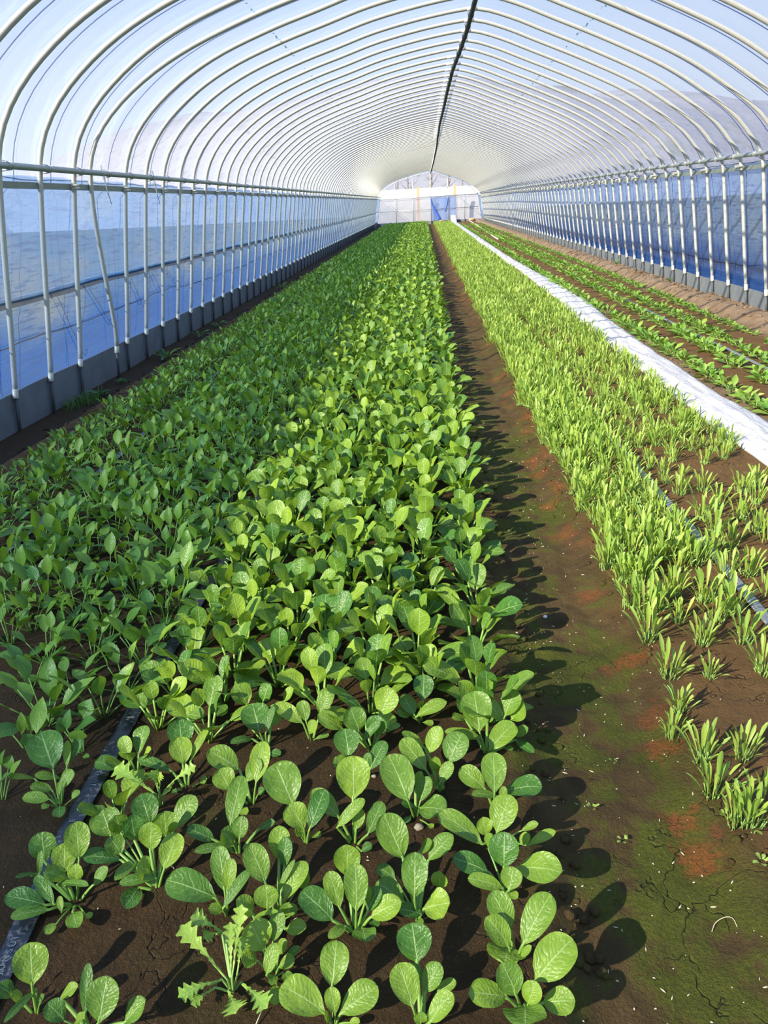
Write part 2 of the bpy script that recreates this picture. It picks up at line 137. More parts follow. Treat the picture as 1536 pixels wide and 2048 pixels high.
# ------------------------------------------------------------------ materials
class NT:
    def __init__(s, name):
        s.mat = bpy.data.materials.new(name); s.mat.use_nodes = True
        s.t = s.mat.node_tree; s.t.nodes.clear()
        s.out = s.t.nodes.new('ShaderNodeOutputMaterial')
    def n(s, typ, ins=None, **kw):
        nd = s.t.nodes.new(typ)
        for k, v in kw.items(): setattr(nd, k, v)
        for k, v in (ins or {}).items(): s.set(nd.inputs[k], v)
        return nd
    def set(s, sock, v):
        if isinstance(v, bpy.types.NodeSocket): s.t.links.new(v, sock)
        elif isinstance(v, bpy.types.Node): s.t.links.new(v.outputs[0], sock)
        else:
            if isinstance(v, tuple) and len(v) == 3 and sock.type == 'RGBA': v = (*v, 1.0)
            sock.default_value = v
    def math(s, op, a, b=0.0, c=None, clamp=False):
        nd = s.n('ShaderNodeMath', operation=op, use_clamp=clamp)
        s.set(nd.inputs[0], a); s.set(nd.inputs[1], b)
        if c is not None: s.set(nd.inputs[2], c)
        return nd.outputs[0]
    def ramp(s, fac, stops, mode='LINEAR'):
        nd = s.n('ShaderNodeValToRGB'); s.set(nd.inputs[0], fac)
        cr = nd.color_ramp; cr.interpolation = mode
        while len(cr.elements) < len(stops): cr.elements.new(0.5)
        for e, (p, c) in zip(cr.elements, stops):
            e.position = p; e.color = (c, c, c, 1) if np.isscalar(c) else (*c, 1)
        return nd.outputs[0]
    def step(s, x, a, b):
        nd = s.n('ShaderNodeMapRange', interpolation_type='SMOOTHSTEP')
        s.set(nd.inputs[0], x); s.set(nd.inputs[1], a); s.set(nd.inputs[2], b)
        return nd.outputs[0]
    def mix(s, fac, a, b, blend='MIX'):
        nd = s.n('ShaderNodeMix', data_type='RGBA', blend_type=blend)
        s.set(nd.inputs[0], fac); s.set(nd.inputs[6], a); s.set(nd.inputs[7], b)
        return nd.outputs[2]
    def noise(s, vec, scale, detail=4, rough=0.55, dist=0.0, out=0):
        nd = s.n('ShaderNodeTexNoise'); s.set(nd.inputs['Vector'], vec)
        nd.inputs['Scale'].default_value = scale; nd.inputs['Detail'].default_value = detail
        nd.inputs['Roughness'].default_value = rough; nd.inputs['Distortion'].default_value = dist
        return nd.outputs[out]
    def mapping(s, vec, scale=(1,1,1), loc=(0,0,0)):
        nd = s.n('ShaderNodeMapping'); s.set(nd.inputs[0], vec)
        nd.inputs['Scale'].default_value = scale; nd.inputs['Location'].default_value = loc
        return nd.outputs[0]
    def bump(s, h, strength=0.5, dist=0.01, normal=None):
        nd = s.n('ShaderNodeBump'); s.set(nd.inputs['Height'], h)
        nd.inputs['Strength'].default_value = strength; nd.inputs['Distance'].default_value = dist
        if normal is not None: s.set(nd.inputs['Normal'], normal)
        return nd.outputs[0]
    def mixs(s, fac, a, b):
        nd = s.n('ShaderNodeMixShader'); s.set(nd.inputs[0], fac)
        s.t.links.new(a.outputs[0], nd.inputs[1]); s.t.links.new(b.outputs[0], nd.inputs[2])
        return nd
    def done(s, shader):
        s.t.links.new(shader.outputs[0], s.out.inputs[0]); return s.mat

def simple(name, col, rough=0.5, metal=0.0, spec=0.5, nscale=0, namp=0.15, bump=0.0):
    t = NT(name)
    geo = t.n('ShaderNodeNewGeometry')
    c = (*col, 1)
    nrm = None
    if nscale:
        nz = t.noise(geo.outputs['Position'], nscale, 5)
        c = t.mix(nz, tuple(x*(1-namp) for x in col), tuple(min(1, x*(1+namp)) for x in col))
        if bump: nrm = t.bump(nz, bump, 0.004)
    b = t.n('ShaderNodeBsdfPrincipled', {'Base Color': c, 'Roughness': rough, 'Metallic': metal, 'Specular IOR Level': spec})
    if nrm is not None: t.set(b.inputs['Normal'], nrm)
    return t.done(b)

def leaf_material(name, young, mature, vein, lateral=4.5, slant=1.1, veinamt=0.5, trans=0.32, rough=0.40, bumpamt=0.30, tint=0.5):
    """leaf blade: green that varies leaf by leaf, pale midrib and side veins along the leaf's own UV, sunlight passes through"""
    t = NT(name)
    uv = t.n('ShaderNodeTexCoord').outputs['UV']
    geo = t.n('ShaderNodeNewGeometry')
    rnd = t.math('FRACT', t.math('ADD', geo.outputs['Random Per Island'], t.math('MULTIPLY', t.n('ShaderNodeObjectInfo').outputs['Random'], 7.3)))
    rnd = t.math('POWER', rnd, 1.2)
    sep = t.n('ShaderNodeSeparateXYZ'); t.set(sep.inputs[0], uv)
    u = t.math('ABSOLUTE', t.math('MULTIPLY_ADD', sep.outputs[0], 2.0, -1.0)); sgn = t.math('GREATER_THAN', sep.outputs[0], 0.5)
    v = sep.outputs[1]
    uvr = t.n('ShaderNodeVectorMath', {0: uv, 1: t.n('ShaderNodeCombineXYZ', {0: t.math('MULTIPLY', rnd, 37.0)}).outputs[0]}, operation='ADD').outputs[0]
    warp = t.math('ADD', t.math('MULTIPLY_ADD', t.noise(uvr, 4.0, 2), 1.5, -0.75), t.math('MULTIPLY', sgn, 0.45))
    ph = t.math('FRACT', t.math('ADD', t.math('SUBTRACT', t.math('MULTIPLY', v, lateral), t.math('MULTIPLY', t.math('POWER', u, 1.1), slant)), warp))
    d = t.math('ABSOLUTE', t.math('SUBTRACT', ph, 0.5))
    side = t.math('MULTIPLY', t.step(d, 0.065, 0.015), t.step(u, 0.95, 0.35))
    mid = t.step(u, t.math('MULTIPLY_ADD', v, -0.075, 0.10), 0.015)
    veinm = t.math('MAXIMUM', t.math('MULTIPLY', side, 0.6), mid)
    base = t.mix(rnd, mature, young)
    blot = t.noise(geo.outputs['Position'], 60.0, 3)
    base = t.mix(t.math('MULTIPLY', blot, tint), base, tuple(0.75*x for x in mature))
    col = t.mix(t.math('MULTIPLY', veinm, veinamt), base, vein)
    hgt = t.math('SUBTRACT', t.math('MULTIPLY', t.math('SINE', t.math('MULTIPLY', d, 2*PI)), 0.6), t.math('MULTIPLY', veinm, 0.7))
    pv = t.n('ShaderNodeTexVoronoi', feature='SMOOTH_F1'); t.set(pv.inputs['Vector'], t.n('ShaderNodeVectorMath', {0: uvr, 1: t.n('ShaderNodeVectorMath', {0: t.noise(uvr, 6.0, 2, out=1), 'Scale': 0.12}, operation='SCALE').outputs[0]}, operation='ADD').outputs[0]); pv.inputs['Scale'].default_value = 9.0
    hgt = t.math('ADD', t.math('MULTIPLY', hgt, 0.5), t.math('MULTIPLY', t.math('SUBTRACT', 1.0, pv.outputs['Distance']), 0.7))
    nrm = t.bump(hgt, bumpamt, 0.006)
    p = t.n('ShaderNodeBsdfPrincipled', {'Base Color': col, 'Roughness': rough, 'Specular IOR Level': 0.45, 'Normal': nrm})
    tc = t.mix(1.0, col, (1.0, 0.95, 0.35), 'MULTIPLY')
    tc2 = t.mix(0.45, tc, (0.34, 0.50, 0.03))
    tr = t.n('ShaderNodeBsdfTranslucent', {'Color': tc2, 'Normal': nrm})
    return t.done(t.mixs(trans, p, tr))

MAT = {}
MAT['komatsuna'] = leaf_material('broad_leaf', (0.34, 0.50, 0.042), (0.065, 0.19, 0.026), (0.46, 0.62, 0.24), veinamt=0.62)
MAT['spinach'] = leaf_material('smooth_leaf', (0.26, 0.42, 0.035), (0.075, 0.21, 0.035), (0.26, 0.42, 0.14), lateral=5, veinamt=0.4, bumpamt=0.2)
MAT['narrow'] = leaf_material('narrow_leaf', (0.46, 0.59, 0.11), (0.27, 0.43, 0.08), (0.50, 0.62, 0.20), lateral=3, veinamt=0.35, bumpamt=0.1, trans=0.35, tint=0.25)
MAT['seedling'] = leaf_material('seedling_leaf', (0.38, 0.52, 0.07), (0.15, 0.34, 0.05), (0.40, 0.55, 0.22), lateral=5, veinamt=0.4, bumpamt=0.2)
MAT['mizuna'] = leaf_material('serrated_leaf', (0.45, 0.62, 0.08), (0.30, 0.50, 0.07), (0.62, 0.75, 0.30), lateral=5, veinamt=0.5, bumpamt=0.15)
MAT['yellow'] = leaf_material('yellowed_leaf', (0.62, 0.60, 0.16), (0.50, 0.55, 0.16), (0.66, 0.66, 0.35), lateral=5, veinamt=0.4, bumpamt=0.2)
MAT['weed'] = leaf_material('weed_leaf', (0.14, 0.30, 0.07), (0.06, 0.17, 0.05), (0.25, 0.36, 0.14), lateral=5, veinamt=0.3, bumpamt=0.1)
MAT['stalk'] = simple('leaf_stalk', (0.17, 0.31, 0.05), 0.45, nscale=40)
MAT['palestalk'] = simple('pale_stalk', (0.26, 0.42, 0.10), 0.45, nscale=40)
MAT['steel'] = simple('galvanised_steel', (0.54, 0.53, 0.49), 0.36, 0.15, nscale=30, namp=0.12)
MAT['rail'] = simple('weathered_galvanised_steel', (0.33, 0.37, 0.38), 0.45, 0.5, nscale=25, namp=0.2)
MAT['channel'] = simple('channel_steel', (0.22, 0.26, 0.24), 0.5, 0.4, nscale=25, namp=0.2)
MAT['shadedsteel'] = simple('shaded_ridge_steel', (0.075, 0.085, 0.085), 0.85, 0.0, 0.15, nscale=25)  # shade under the ridge put into the base colour
MAT['sleeve'] = simple('bright_zinc_sleeve', (0.66, 0.66, 0.62), 0.4, 0.2)
MAT['spike'] = simple('dark_ground_spike', (0.08, 0.09, 0.10), 0.6, 0.3)
MAT['wire'] = simple('spring_wire', (0.70, 0.70, 0.66), 0.35, 0.6)
MAT['clamp'] = simple('pale_clamp', (0.55, 0.54, 0.47), 0.45, 0.1)
MAT['rope'] = simple('blue_rope', (0.02, 0.045, 0.20), 0.7)
MAT['darkrope'] = simple('dark_cord', (0.05, 0.06, 0.09), 0.7)
MAT['board'] = simple('grey_skirting_sheet', (0.16, 0.18, 0.20), 0.75, nscale=6, namp=0.35, bump=0.3)
MAT['stone'] = simple('tan_stone', (0.45, 0.33, 0.20), 0.9, nscale=30, namp=0.3, bump=0.5)
MAT['pebble'] = simple('grey_pebble', (0.30, 0.25, 0.18), 0.9, nscale=60, namp=0.3, bump=0.4)
MAT['white'] = simple('white_crumb', (0.85, 0.83, 0.78), 0.7)
MAT['twig'] = simple('dry_straw', (0.55, 0.46, 0.30), 0.8)
MAT['hose'] = simple('cream_hose', (0.72, 0.66, 0.50), 0.5)
MAT['lettering'] = simple('grey_print', (0.17, 0.19, 0.23), 0.6)
MAT['trunk'] = simple('bare_bark', (0.20, 0.15, 0.12), 0.9)
MAT['tan'] = simple('tan_board', (0.60, 0.38, 0.20), 0.7)

def tape_material(name, col, dust):
    t = NT(name)
    pos = t.n('ShaderNodeNewGeometry').outputs['Position']
    n1 = t.noise(pos, 9.0, 4); n2 = t.noise(pos, 120.0, 3)
    m = t.math('MULTIPLY', t.step(n1, 0.40, 0.62), t.step(n2, 0.48, 0.64))
    c = t.mix(t.math('MULTIPLY', m, dust), col, (0.46, 0.42, 0.38))
    b = t.n('ShaderNodeBsdfPrincipled', {'Base Color': c, 'Roughness': t.math('MULTIPLY_ADD', m, 0.3, 0.34), 'Specular IOR Level': 0.6, 'Normal': t.bump(n2, 0.15, 0.003)})
    return t.done(b)
MAT['tape'] = tape_material('black_drip_tape', (0.010, 0.012, 0.020), 0.45)
MAT['greytape'] = tape_material('grey_drip_tape', (0.16, 0.18, 0.20), 0.85)

def soil_material():
    t = NT('soil')
    pos = t.n('ShaderNodeNewGeometry').outputs['Position']
    sep = t.n('ShaderNodeSeparateXYZ'); t.set(sep.inputs[0], pos)
    wob = t.math('MULTIPLY_ADD', t.noise(pos, 4.0, 3), 0.24, -0.12)
    x = t.math('ADD', sep.outputs[0], wob); y = sep.outputs[1]
    nb = t.noise(pos, 3.0, 6, 0.6); nm = t.noise(pos, 14.0, 6, 0.62); nf = t.noise(pos, 130.0, 5, 0.65); ng = t.noise(pos, 480.0, 3, 0.6)
    bed = t.mix(nm, (0.022, 0.0135, 0.005), (0.085, 0.044, 0.013))          # moist loam
    bed = t.mix(t.math('MULTIPLY', t.step(nf, 0.55, 0.75), 0.35), bed, (0.20, 0.11, 0.045))
    dry = t.mix(nm, (0.22, 0.145, 0.085), (0.42, 0.30, 0.20))               # crumbly dry soil
    ochre = t.mix(nm, (0.10, 0.055, 0.020), (0.25, 0.13, 0.045))             # beds right of the path
    c = bed
    c = t.mix(t.step(x, 0.50, 0.66), c, ochre)
    c = t.mix(t.math('MULTIPLY', t.step(x, 2.74, 2.98), t.step(nb, 0.25, 0.5)), c, dry)
    c = t.mix(t.math('MULTIPLY', t.math('MULTIPLY', t.step(x, 1.74, 1.80), t.step(x, 1.94, 1.84)), 0.7), c, dry)
    c = t.mix(t.math('MULTIPLY', t.step(x, -2.25, -2.40), 0.6), c, (0.10, 0.062, 0.034))
    # bare path: moss, algae and rusty crust
    inpath = t.math('MULTIPLY', t.step(x, 0.12, 0.24), t.step(x, 0.66, 0.50))
    pathc = t.mix(nm, (0.035, 0.023, 0.008), (0.175, 0.105, 0.036))
    c = t.mix(inpath, c, pathc)
    moss = t.math('MULTIPLY', t.step(t.math('ADD', t.math('MULTIPLY', nb, 0.55), t.math('MULTIPLY', nm, 0.45)), 0.44, 0.54), t.math('MULTIPLY', inpath, t.step(y, 9.0, 4.0)))
    mossc = t.mix(nf, (0.022, 0.036, 0.004), (0.150, 0.160, 0.012))
    c = t.mix(t.math('MULTIPLY', moss, 0.9), c, mossc)
    bmoss = t.math('MULTIPLY', t.step(nb, 0.54, 0.66), t.step(x, 0.2, 0.0))
    c = t.mix(t.math('MULTIPLY', bmoss, 0.55), c, (0.06, 0.055, 0.008))
    edge = t.math('MULTIPLY', t.step(x, 0.42, 0.54), t.step(x, 0.70, 0.58))
    rustn = t.noise(t.mapping(pos, (1, 1, 1), (3.1, 7.7, 0)), 3.6, 4)
    rust = t.math('MULTIPLY', t.math('MULTIPLY', edge, t.step(rustn, 0.54, 0.64)), t.step(y, 2.7, 3.3))
    for rx, ry, rs in ((.541, 1.821, .075), (.535, 1.46, .06), (.555, 1.56, .055), (.507, 3.40, .07), (.577, 2.58, .06), (.512, 2.21, .05), (.519, 2.72, .07), (.522, 1.227, .06), (.51, 1.14, .06), (.51, 3.04, .06)):
        dv = t.n('ShaderNodeVectorMath', {0: pos, 1: (rx, ry, -0.03)}, operation='DISTANCE').outputs['Value']
        dv = t.math('ADD', dv, t.math('ADD', t.math('MULTIPLY_ADD', nm, 0.24, -0.12), t.math('MULTIPLY_ADD', t.noise(pos, 34.0, 4), 0.10, -0.05)))
        rust = t.math('MAXIMUM', rust, t.math('MULTIPLY', t.step(dv, rs, rs*.1), .85 if rs > .058 else .55))
    rust = t.math('MULTIPLY', rust, t.step(nf, 0.33, 0.52))
    c = t.mix(t.math('MULTIPLY', rust, 0.8), c, t.mix(nf, (0.20, 0.040, 0.010), (0.36, 0.115, 0.028)))
    crumb = t.math('MULTIPLY', t.step(ng, 0.63, 0.72), t.step(nm, 0.40, 0.6))
    c = t.mix(t.math('MULTIPLY', crumb, 0.6), c, (0.55, 0.46, 0.33))
    # drying cracks, as relief
    wv = t.n('ShaderNodeVectorMath', {0: pos, 1: t.n('ShaderNodeVectorMath', {0: t.noise(pos, 5.0, 4, out=1), 'Scale': 0.40}, operation='SCALE').outputs[0]}, operation='ADD').outputs[0]
    vo = t.n('ShaderNodeTexVoronoi', feature='DISTANCE_TO_EDGE'); t.set(vo.inputs['Vector'], wv); vo.inputs['Scale'].default_value = 5.0
    crack = t.math('MULTIPLY', t.step(vo.outputs['Distance'], 0.016, 0.0), t.step(nb, 0.50, 0.58))
    h = t.math('ADD', t.math('MULTIPLY', nm, 1.2), t.math('ADD', t.math('MULTIPLY', nf, 0.55), t.math('MULTIPLY', ng, 0.25)))
    h = t.math('SUBTRACT', h, t.math('MULTIPLY', crack, 1.1))
    nrm = t.bump(h, 1.0, 0.024)
    b = t.n('ShaderNodeBsdfPrincipled', {'Base Color': c, 'Roughness': 0.88, 'Specular IOR Level': 0.25, 'Normal': nrm})
    return t.done(b)
MAT['soil'] = soil_material()

PRINT_X = (-1.14, 1.45)
def film_material(name, haze, tint=(0.93, 0.95, 0.97), scat=(0.86, 0.90, 0.96), streak=0.5, gloss=0.06, bands=0.0, low_haze=0.0, y0=5.08, pitch=0.49):
    """thin polythene: most light goes straight through, the rest is scattered by dirt, condensation and the low haze put on the sheet"""
    t = NT(name)
    pos = t.n('ShaderNodeNewGeometry').outputs['Position']
    sep = t.n('ShaderNodeSeparateXYZ'); t.set(sep.inputs[0], pos)
    n1 = t.noise(t.mapping(pos, (1.0, 3.0, 1.0)), 1.4, 5, 0.6)
    n2 = t.noise(t.mapping(pos, (1.5, 14.0, 3.0)), 3.0, 5, 0.65)
    fac = t.math('ADD', haze, t.math('MULTIPLY', t.math('SUBTRACT', t.math('MULTIPLY', t.math('ADD', n1, n2), 0.5), 0.5), streak), clamp=True)
    if low_haze: fac = t.math('ADD', fac, t.math('MULTIPLY', t.step(sep.outputs[2], 2.35, 1.55), t.math('MULTIPLY', low_haze, t.math('ADD', 0.6, n2))), clamp=True)  # extra scatter low on the sheet imitates haze over the hills
    if bands:                                   # condensation left where the sheet rests on each hoop
        yy = t.math('SUBTRACT', sep.outputs[1], t.math('MULTIPLY_ADD', sep.outputs[0], 0.031, 0.0744 + y0))
        ph = t.math('ABSOLUTE', t.math('SUBTRACT', t.math('FRACT', t.math('ADD', t.math('DIVIDE', yy, pitch), 0.42)), 0.5))
        band = t.math('MULTIPLY', t.step(ph, 0.25, 0.10), t.step(n2, 0.30, 0.62))
        fac = t.math('ADD', fac, t.math('MULTIPLY', band, bands), clamp=True)
    nrm = t.bump(n2, 0.25, 0.02)
    tp = t.n('ShaderNodeBsdfTransparent', {'Color': tint})
    tl = t.n('ShaderNodeBsdfTranslucent', {'Color': scat, 'Normal': nrm})
    df = t.n('ShaderNodeBsdfDiffuse', {'Color': scat, 'Normal': nrm})
    gl = t.n('ShaderNodeBsdfGlossy', {'Color': (0.9, 0.9, 0.9), 'Roughness': 0.32, 'Normal': nrm})
    sc = t.mixs(0.35, tl, df)
    m = t.mixs(fac, tp, sc)
    m = t.mixs(gloss, m, gl)
    if bands:                                   # two lengthwise lines of blue printed dashes
        dl = None
        for lx in PRINT_X:
            a = t.math('LESS_THAN', t.math('ABSOLUTE', t.math('SUBTRACT', sep.outputs[0], lx)), 0.006)
            dl = a if dl is None else t.math('ADD', dl, a, clamp=True)
        da = t.math('LESS_THAN', t.math('FRACT', t.math('MULTIPLY', sep.outputs[1], 7.0)), 0.62)
        pk = t.math('MULTIPLY', t.math('MULTIPLY', dl, da), t.step(t.noise(pos, 9.0, 2), 0.42, 0.56))
        m = t.mixs(t.math('MULTIPLY', pk, 0.75), m, t.n('ShaderNodeBsdfDiffuse', {'Color': (0.03, 0.32, 0.70)}))
    return t.done(m)
MAT['film'] = film_material('roof_polythene', 0.10, low_haze=0.03, bands=0.13, streak=0.16, scat=(0.58, 0.71, 0.95))
MAT['endfilm'] = film_material('clear_end_polythene', 0.10, streak=0.15)
MAT['endsheet'] = film_material('milky_end_sheet', 0.62, scat=(0.56, 0.57, 0.66), streak=0.3)
MAT['curtain'] = film_material('side_curtain_polythene', 0.16, scat=(0.62, 0.68, 0.84), streak=0.25)
MAT['bluesheet'] = film_material('blue_door_sheet', 0.62, tint=(0.62, 0.75, 0.98), scat=(0.45, 0.58, 0.90), streak=0.3)
MAT['bluecloth'] = simple('blue_twisted_cloth', (0.06, 0.14, 0.55), 0.7)

def net_material(name, g, base=(0.13, 0.30, 0.62)):
    """blue insect net: thin woven blue cloth, light passes partly, patches of dust"""
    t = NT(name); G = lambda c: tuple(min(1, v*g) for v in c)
    pos = t.n('ShaderNodeNewGeometry').outputs['Position']
    sep = t.n('ShaderNodeSeparateXYZ'); t.set(sep.inputs[0], pos)
    n1 = t.noise(t.mapping(pos, (1.0, 0.8, 1.6)), 1.1, 7, 0.68, 0.4)
    n2 = t.noise(t.mapping(pos, (1.0, 1.6, 18.0)), 2.6, 5, 0.62, 0.3)
    wv = t.n('ShaderNodeTexNoise'); t.set(wv.inputs['Vector'], t.mapping(pos, (1.0, 60.0, 60.0))); wv.inputs['Scale'].default_value = 4.0
    low = t.step(t.math('ADD', sep.outputs[2], t.math('MULTIPLY', n1, 0.6)), 1.10, 0.70)      # gathered, doubled at the foot
    dust = t.math('MULTIPLY', t.step(n1, 0.42, 0.68), t.math('SUBTRACT', 1.0, low))
    col = t.mix(dust, G(base), G((0.33, 0.40, 0.50)))
    col = t.mix(t.math('MULTIPLY', low, 0.9), col, (0.022, 0.11, 0.42))
    crease = t.step(n2, 0.46, 0.40)
    col = t.mix(t.math('MULTIPLY', crease, 0.7), col, (0.05, 0.12, 0.36))
    dens = t.math('ADD', 0.46, t.math('ADD', t.math('MULTIPLY', low, 0.18), t.math('MULTIPLY', t.math('SUBTRACT', wv.outputs[0], 0.5), 0.25)), clamp=True)
    nrm = t.bump(n2, 0.5, 0.03)
    tp = t.n('ShaderNodeBsdfTransparent', {'Color': (0.62, 0.78, 1.0)})
    tl = t.n('ShaderNodeBsdfTranslucent', {'Color': col, 'Normal': nrm})
    df = t.n('ShaderNodeBsdfDiffuse', {'Color': col, 'Normal': nrm})
    return t.done(t.mixs(dens, tp, t.mixs(0.45, tl, df)))
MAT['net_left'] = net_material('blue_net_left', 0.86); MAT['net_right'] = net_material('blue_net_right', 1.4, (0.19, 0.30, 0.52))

def cover_material():
    t = NT('white_nonwoven')
    pos = t.n('ShaderNodeNewGeometry').outputs['Position']
    n1 = t.noise(t.mapping(pos, (2.0, 6.0, 1.0)), 3.0, 6, 0.7, 0.6); n2 = t.noise(pos, 26.0, 4)
    dirt = t.math('MULTIPLY', t.step(n1, 0.50, 0.64), t.step(n2, 0.42, 0.62))
    c = t.mix(t.math('MULTIPLY', dirt, 0.7), (0.54, 0.53, 0.54), (0.30, 0.27, 0.25))
    n3 = t.noise(t.mapping(pos, (9.0, 2.0, 1.0)), 3.5, 5, 0.6, 1.2)
    b = t.n('ShaderNodeBsdfPrincipled', {'Base Color': c, 'Roughness': 0.85, 'Specular IOR Level': 0.2, 'Normal': t.bump(n3, 0.55, 0.022)})
    return t.done(b)
MAT['cover'] = cover_material()

def hill_material():
    t = NT('winter_hillside')
    pos = t.n('ShaderNodeNewGeometry').outputs['Position']
    a = t.noise(t.mapping(pos, (1, 1, 0.25)), 0.16, 6, 0.65); b_ = t.noise(pos, 0.9, 5, 0.7)
    c = t.mix(a, (0.20, 0.205, 0.25), (0.29, 0.285, 0.33))  # distance haze put into the colour as a lavender-grey tone
    c = t.mix(t.math('MULTIPLY', t.step(b_, 0.5, 0.7), 0.5), c, (0.13, 0.12, 0.10))
    c = t.mix(t.math('MULTIPLY', t.step(a, 0.56, 0.66), 0.4), c, (0.11, 0.13, 0.10))
    b = t.n('ShaderNodeBsdfPrincipled', {'Base Color': c, 'Roughness': 0.95, 'Specular IOR Level': 0.1})
    return t.done(b)
MAT['hill'] = hill_material()
def field_material():
    t = NT('field_earth')
    pos = t.n('ShaderNodeNewGeometry').outputs['Position']
    a = t.noise(pos, 0.7, 6, 0.65)
    c = t.mix(a, (0.07, 0.058, 0.036), (0.16, 0.13, 0.085))
    return t.done(t.n('ShaderNodeBsdfPrincipled', {'Base Color': c, 'Roughness': 0.95, 'Specular IOR Level': 0.1}))
MAT['field'] = field_material()

# ------------------------------------------------------------------ cross-section of the tunnel
PROFILE = [(-2.66,-0.02),(-2.57,0.5),(-2.48,1.05),(-2.405,1.47),(-2.365,1.62),(-2.27,1.79),(-2.10,1.97),(-1.83,2.165),(-1.5,2.33),(-1.1,2.47),(-0.75,2.57),(-0.4,2.67),(0.0,2.75),(0.35,2.80),(0.5,2.81),(0.65,2.79),(0.9,2.71),(1.15,2.61),(1.6,2.43),(2.1,2.21),(2.44,2.02),(2.8,1.77),(2.98,1.58),(3.09,1.43),(3.17,1.0),(3.25,0.5),(3.34,-0.02)]
RIDGE_Y = [-5, 7.7, 8.8, 10, 11.3, 13.7, 19, 26.5, 36, 47]
RIDGE_X = [.5, .5, .495, .475, .445, .437, .44, .495, .52, .50]
RIDGE_Z = [2.80, 2.80, 2.80, 2.80, 2.80, 2.80, 2.80, 2.80, 2.74, 2.64]
def ridge_at(y):
    return float(np.interp(y, RIDGE_Y, RIDGE_X)), float(np.interp(y, RIDGE_Y, RIDGE_Z))
def skew(x): return 0.031*(x + 2.4)
def section(y, off=0.0, n=64, zmin=None):
    """hoop line at station y, pushed outwards by off"""
    rx, rz = ridge_at(y)
    p = np.array(PROFILE, float)
    w = np.clip((p[:, 1] - 1.45) / 1.36, 0, 1)
    p[:, 0] += (rx - 0.5) * w; p[:, 1] += (rz - 2.81) * w
    q = smooth_path(np.column_stack([p, np.zeros(len(p))]), n)[:, :2]
    tan = np.gradient(q, axis=0); tan /= np.linalg.norm(tan, axis=1)[:, None]
    nrm = np.column_stack([-tan[:, 1], tan[:, 0]])
    return q + nrm*off
END_Y = 46.2
FIRST_Y = -4.0

# ------------------------------------------------------------------ ground (one continuous soil surface)
def ground_h(x, y):
    s = lambda a, b: (lambda t: t*t*(3-2*t))(min(1, max(0, (x-a)/(b-a))))
    h = -0.045*s(0.16, 0.26)*(1 - s(0.48, 0.60))
    h += -0.05*(1 - s(-2.45, -2.25))
    h += 0.075*s(2.88, 3.06)*(1 - 0.75*s(3.15, 3.34))
    rough = 0.35 + 1.0*s(2.85, 3.0) + 0.8*s(0.10, 0.2)*(1 - s(0.55, 0.7))
    h += 0.022*rough*noise.noise(Vector((x*3.1, y*2.3, 0.3)))
    h += 0.010*rough*noise.noise(Vector((x*11, y*9, 1.3)))
    if y < 12: h += 0.005*rough*noise.noise(Vector((x*31, y*29, 2.3)))
    return h
def build_ground():
    xs = np.concatenate([np.linspace(-3.0, -2.5, 12, False), np.linspace(-2.5, 0.05, 80, False), np.linspace(0.05, 0.75, 60, False), np.linspace(0.75, 3.6, 130)])
    ys = [-4.2]
    while ys[-1] < 46.4:
        y = ys[-1]; ys.append(y + (0.012 if 0.6 < y < 2.2 else 0.2 if y < 0.5 else min(0.25, 0.008*y)))
    V = np.array([(x, y, ground_h(x, y)) for y in ys for x in xs])
    mb = MB(); mb.add(V, grid_faces(len(ys)-1, len(xs)-1)[:, ::-1].copy(), V[:, :2]); 
    o = link('floor', mb.mesh('floor', MAT['soil'])); o['kind'] = 'structure'
build_ground()
def gz(x, y): return ground_h(x, y)

def build_outside():
    mb = MB(); mb.add([(-300,-200,-0.2),(300,-200,-0.2),(300,400,-0.2),(-300,400,-0.2)], [(0,1,2,3)])
    o = link('field', mb.mesh('field', MAT['field'])); o['kind'] = 'structure'
    # hills round the valley
    def ridge(name, pts, h, depth):
        nu, nv = 60, 14
        V = []
        p = smooth_path(pts, nu+1)
        for i in range(nu+1):
            d = p[min(i+1, nu)] - p[max(i-1, 0)]; d /= np.linalg.norm(d)
            out = np.array([-d[1], d[0], 0])
            if np.dot(out, p[i] - np.array([0, 20, 0])) < 0: out = -out
            for j in range(nv+1):
                q = p[i] + out*depth*j/nv
                hh = h[0] + (h[1]-h[0])*i/nu
                z = -0.3 + hh*math.sin(min(1, j/nv*1.25)*PI/2)*(1 + 0.35*noise.noise(Vector((q[0]*0.02, q[1]*0.02, 3.0)))) + 1.5*noise.noise(Vector((q[0]*0.09, q[1]*0.09, 7.0)))*min(1, j/2)
                V.append((q[0], q[1], z))
        mb = MB(); mb.add(V, grid_faces(nu, nv))
        o = link(name, mb.mesh(name, MAT['hill'])); o['kind'] = 'structure'
    ridge('hill_left', [(-70,-160,0),(-85,-40,0),(-90,60,0),(-75,130,0),(-20,165,0)], (6, 9), 90)
    ridge('hill_right', [(70,-160,0),(80,-40,0),(85,60,0),(70,130,0),(20,165,0)], (12, 13), 90)
    ridge('hill_end', [(-90,150,0),(-30,108,0),(30,104,0),(95,150,0)], (24, 22), 80)
build_outside()

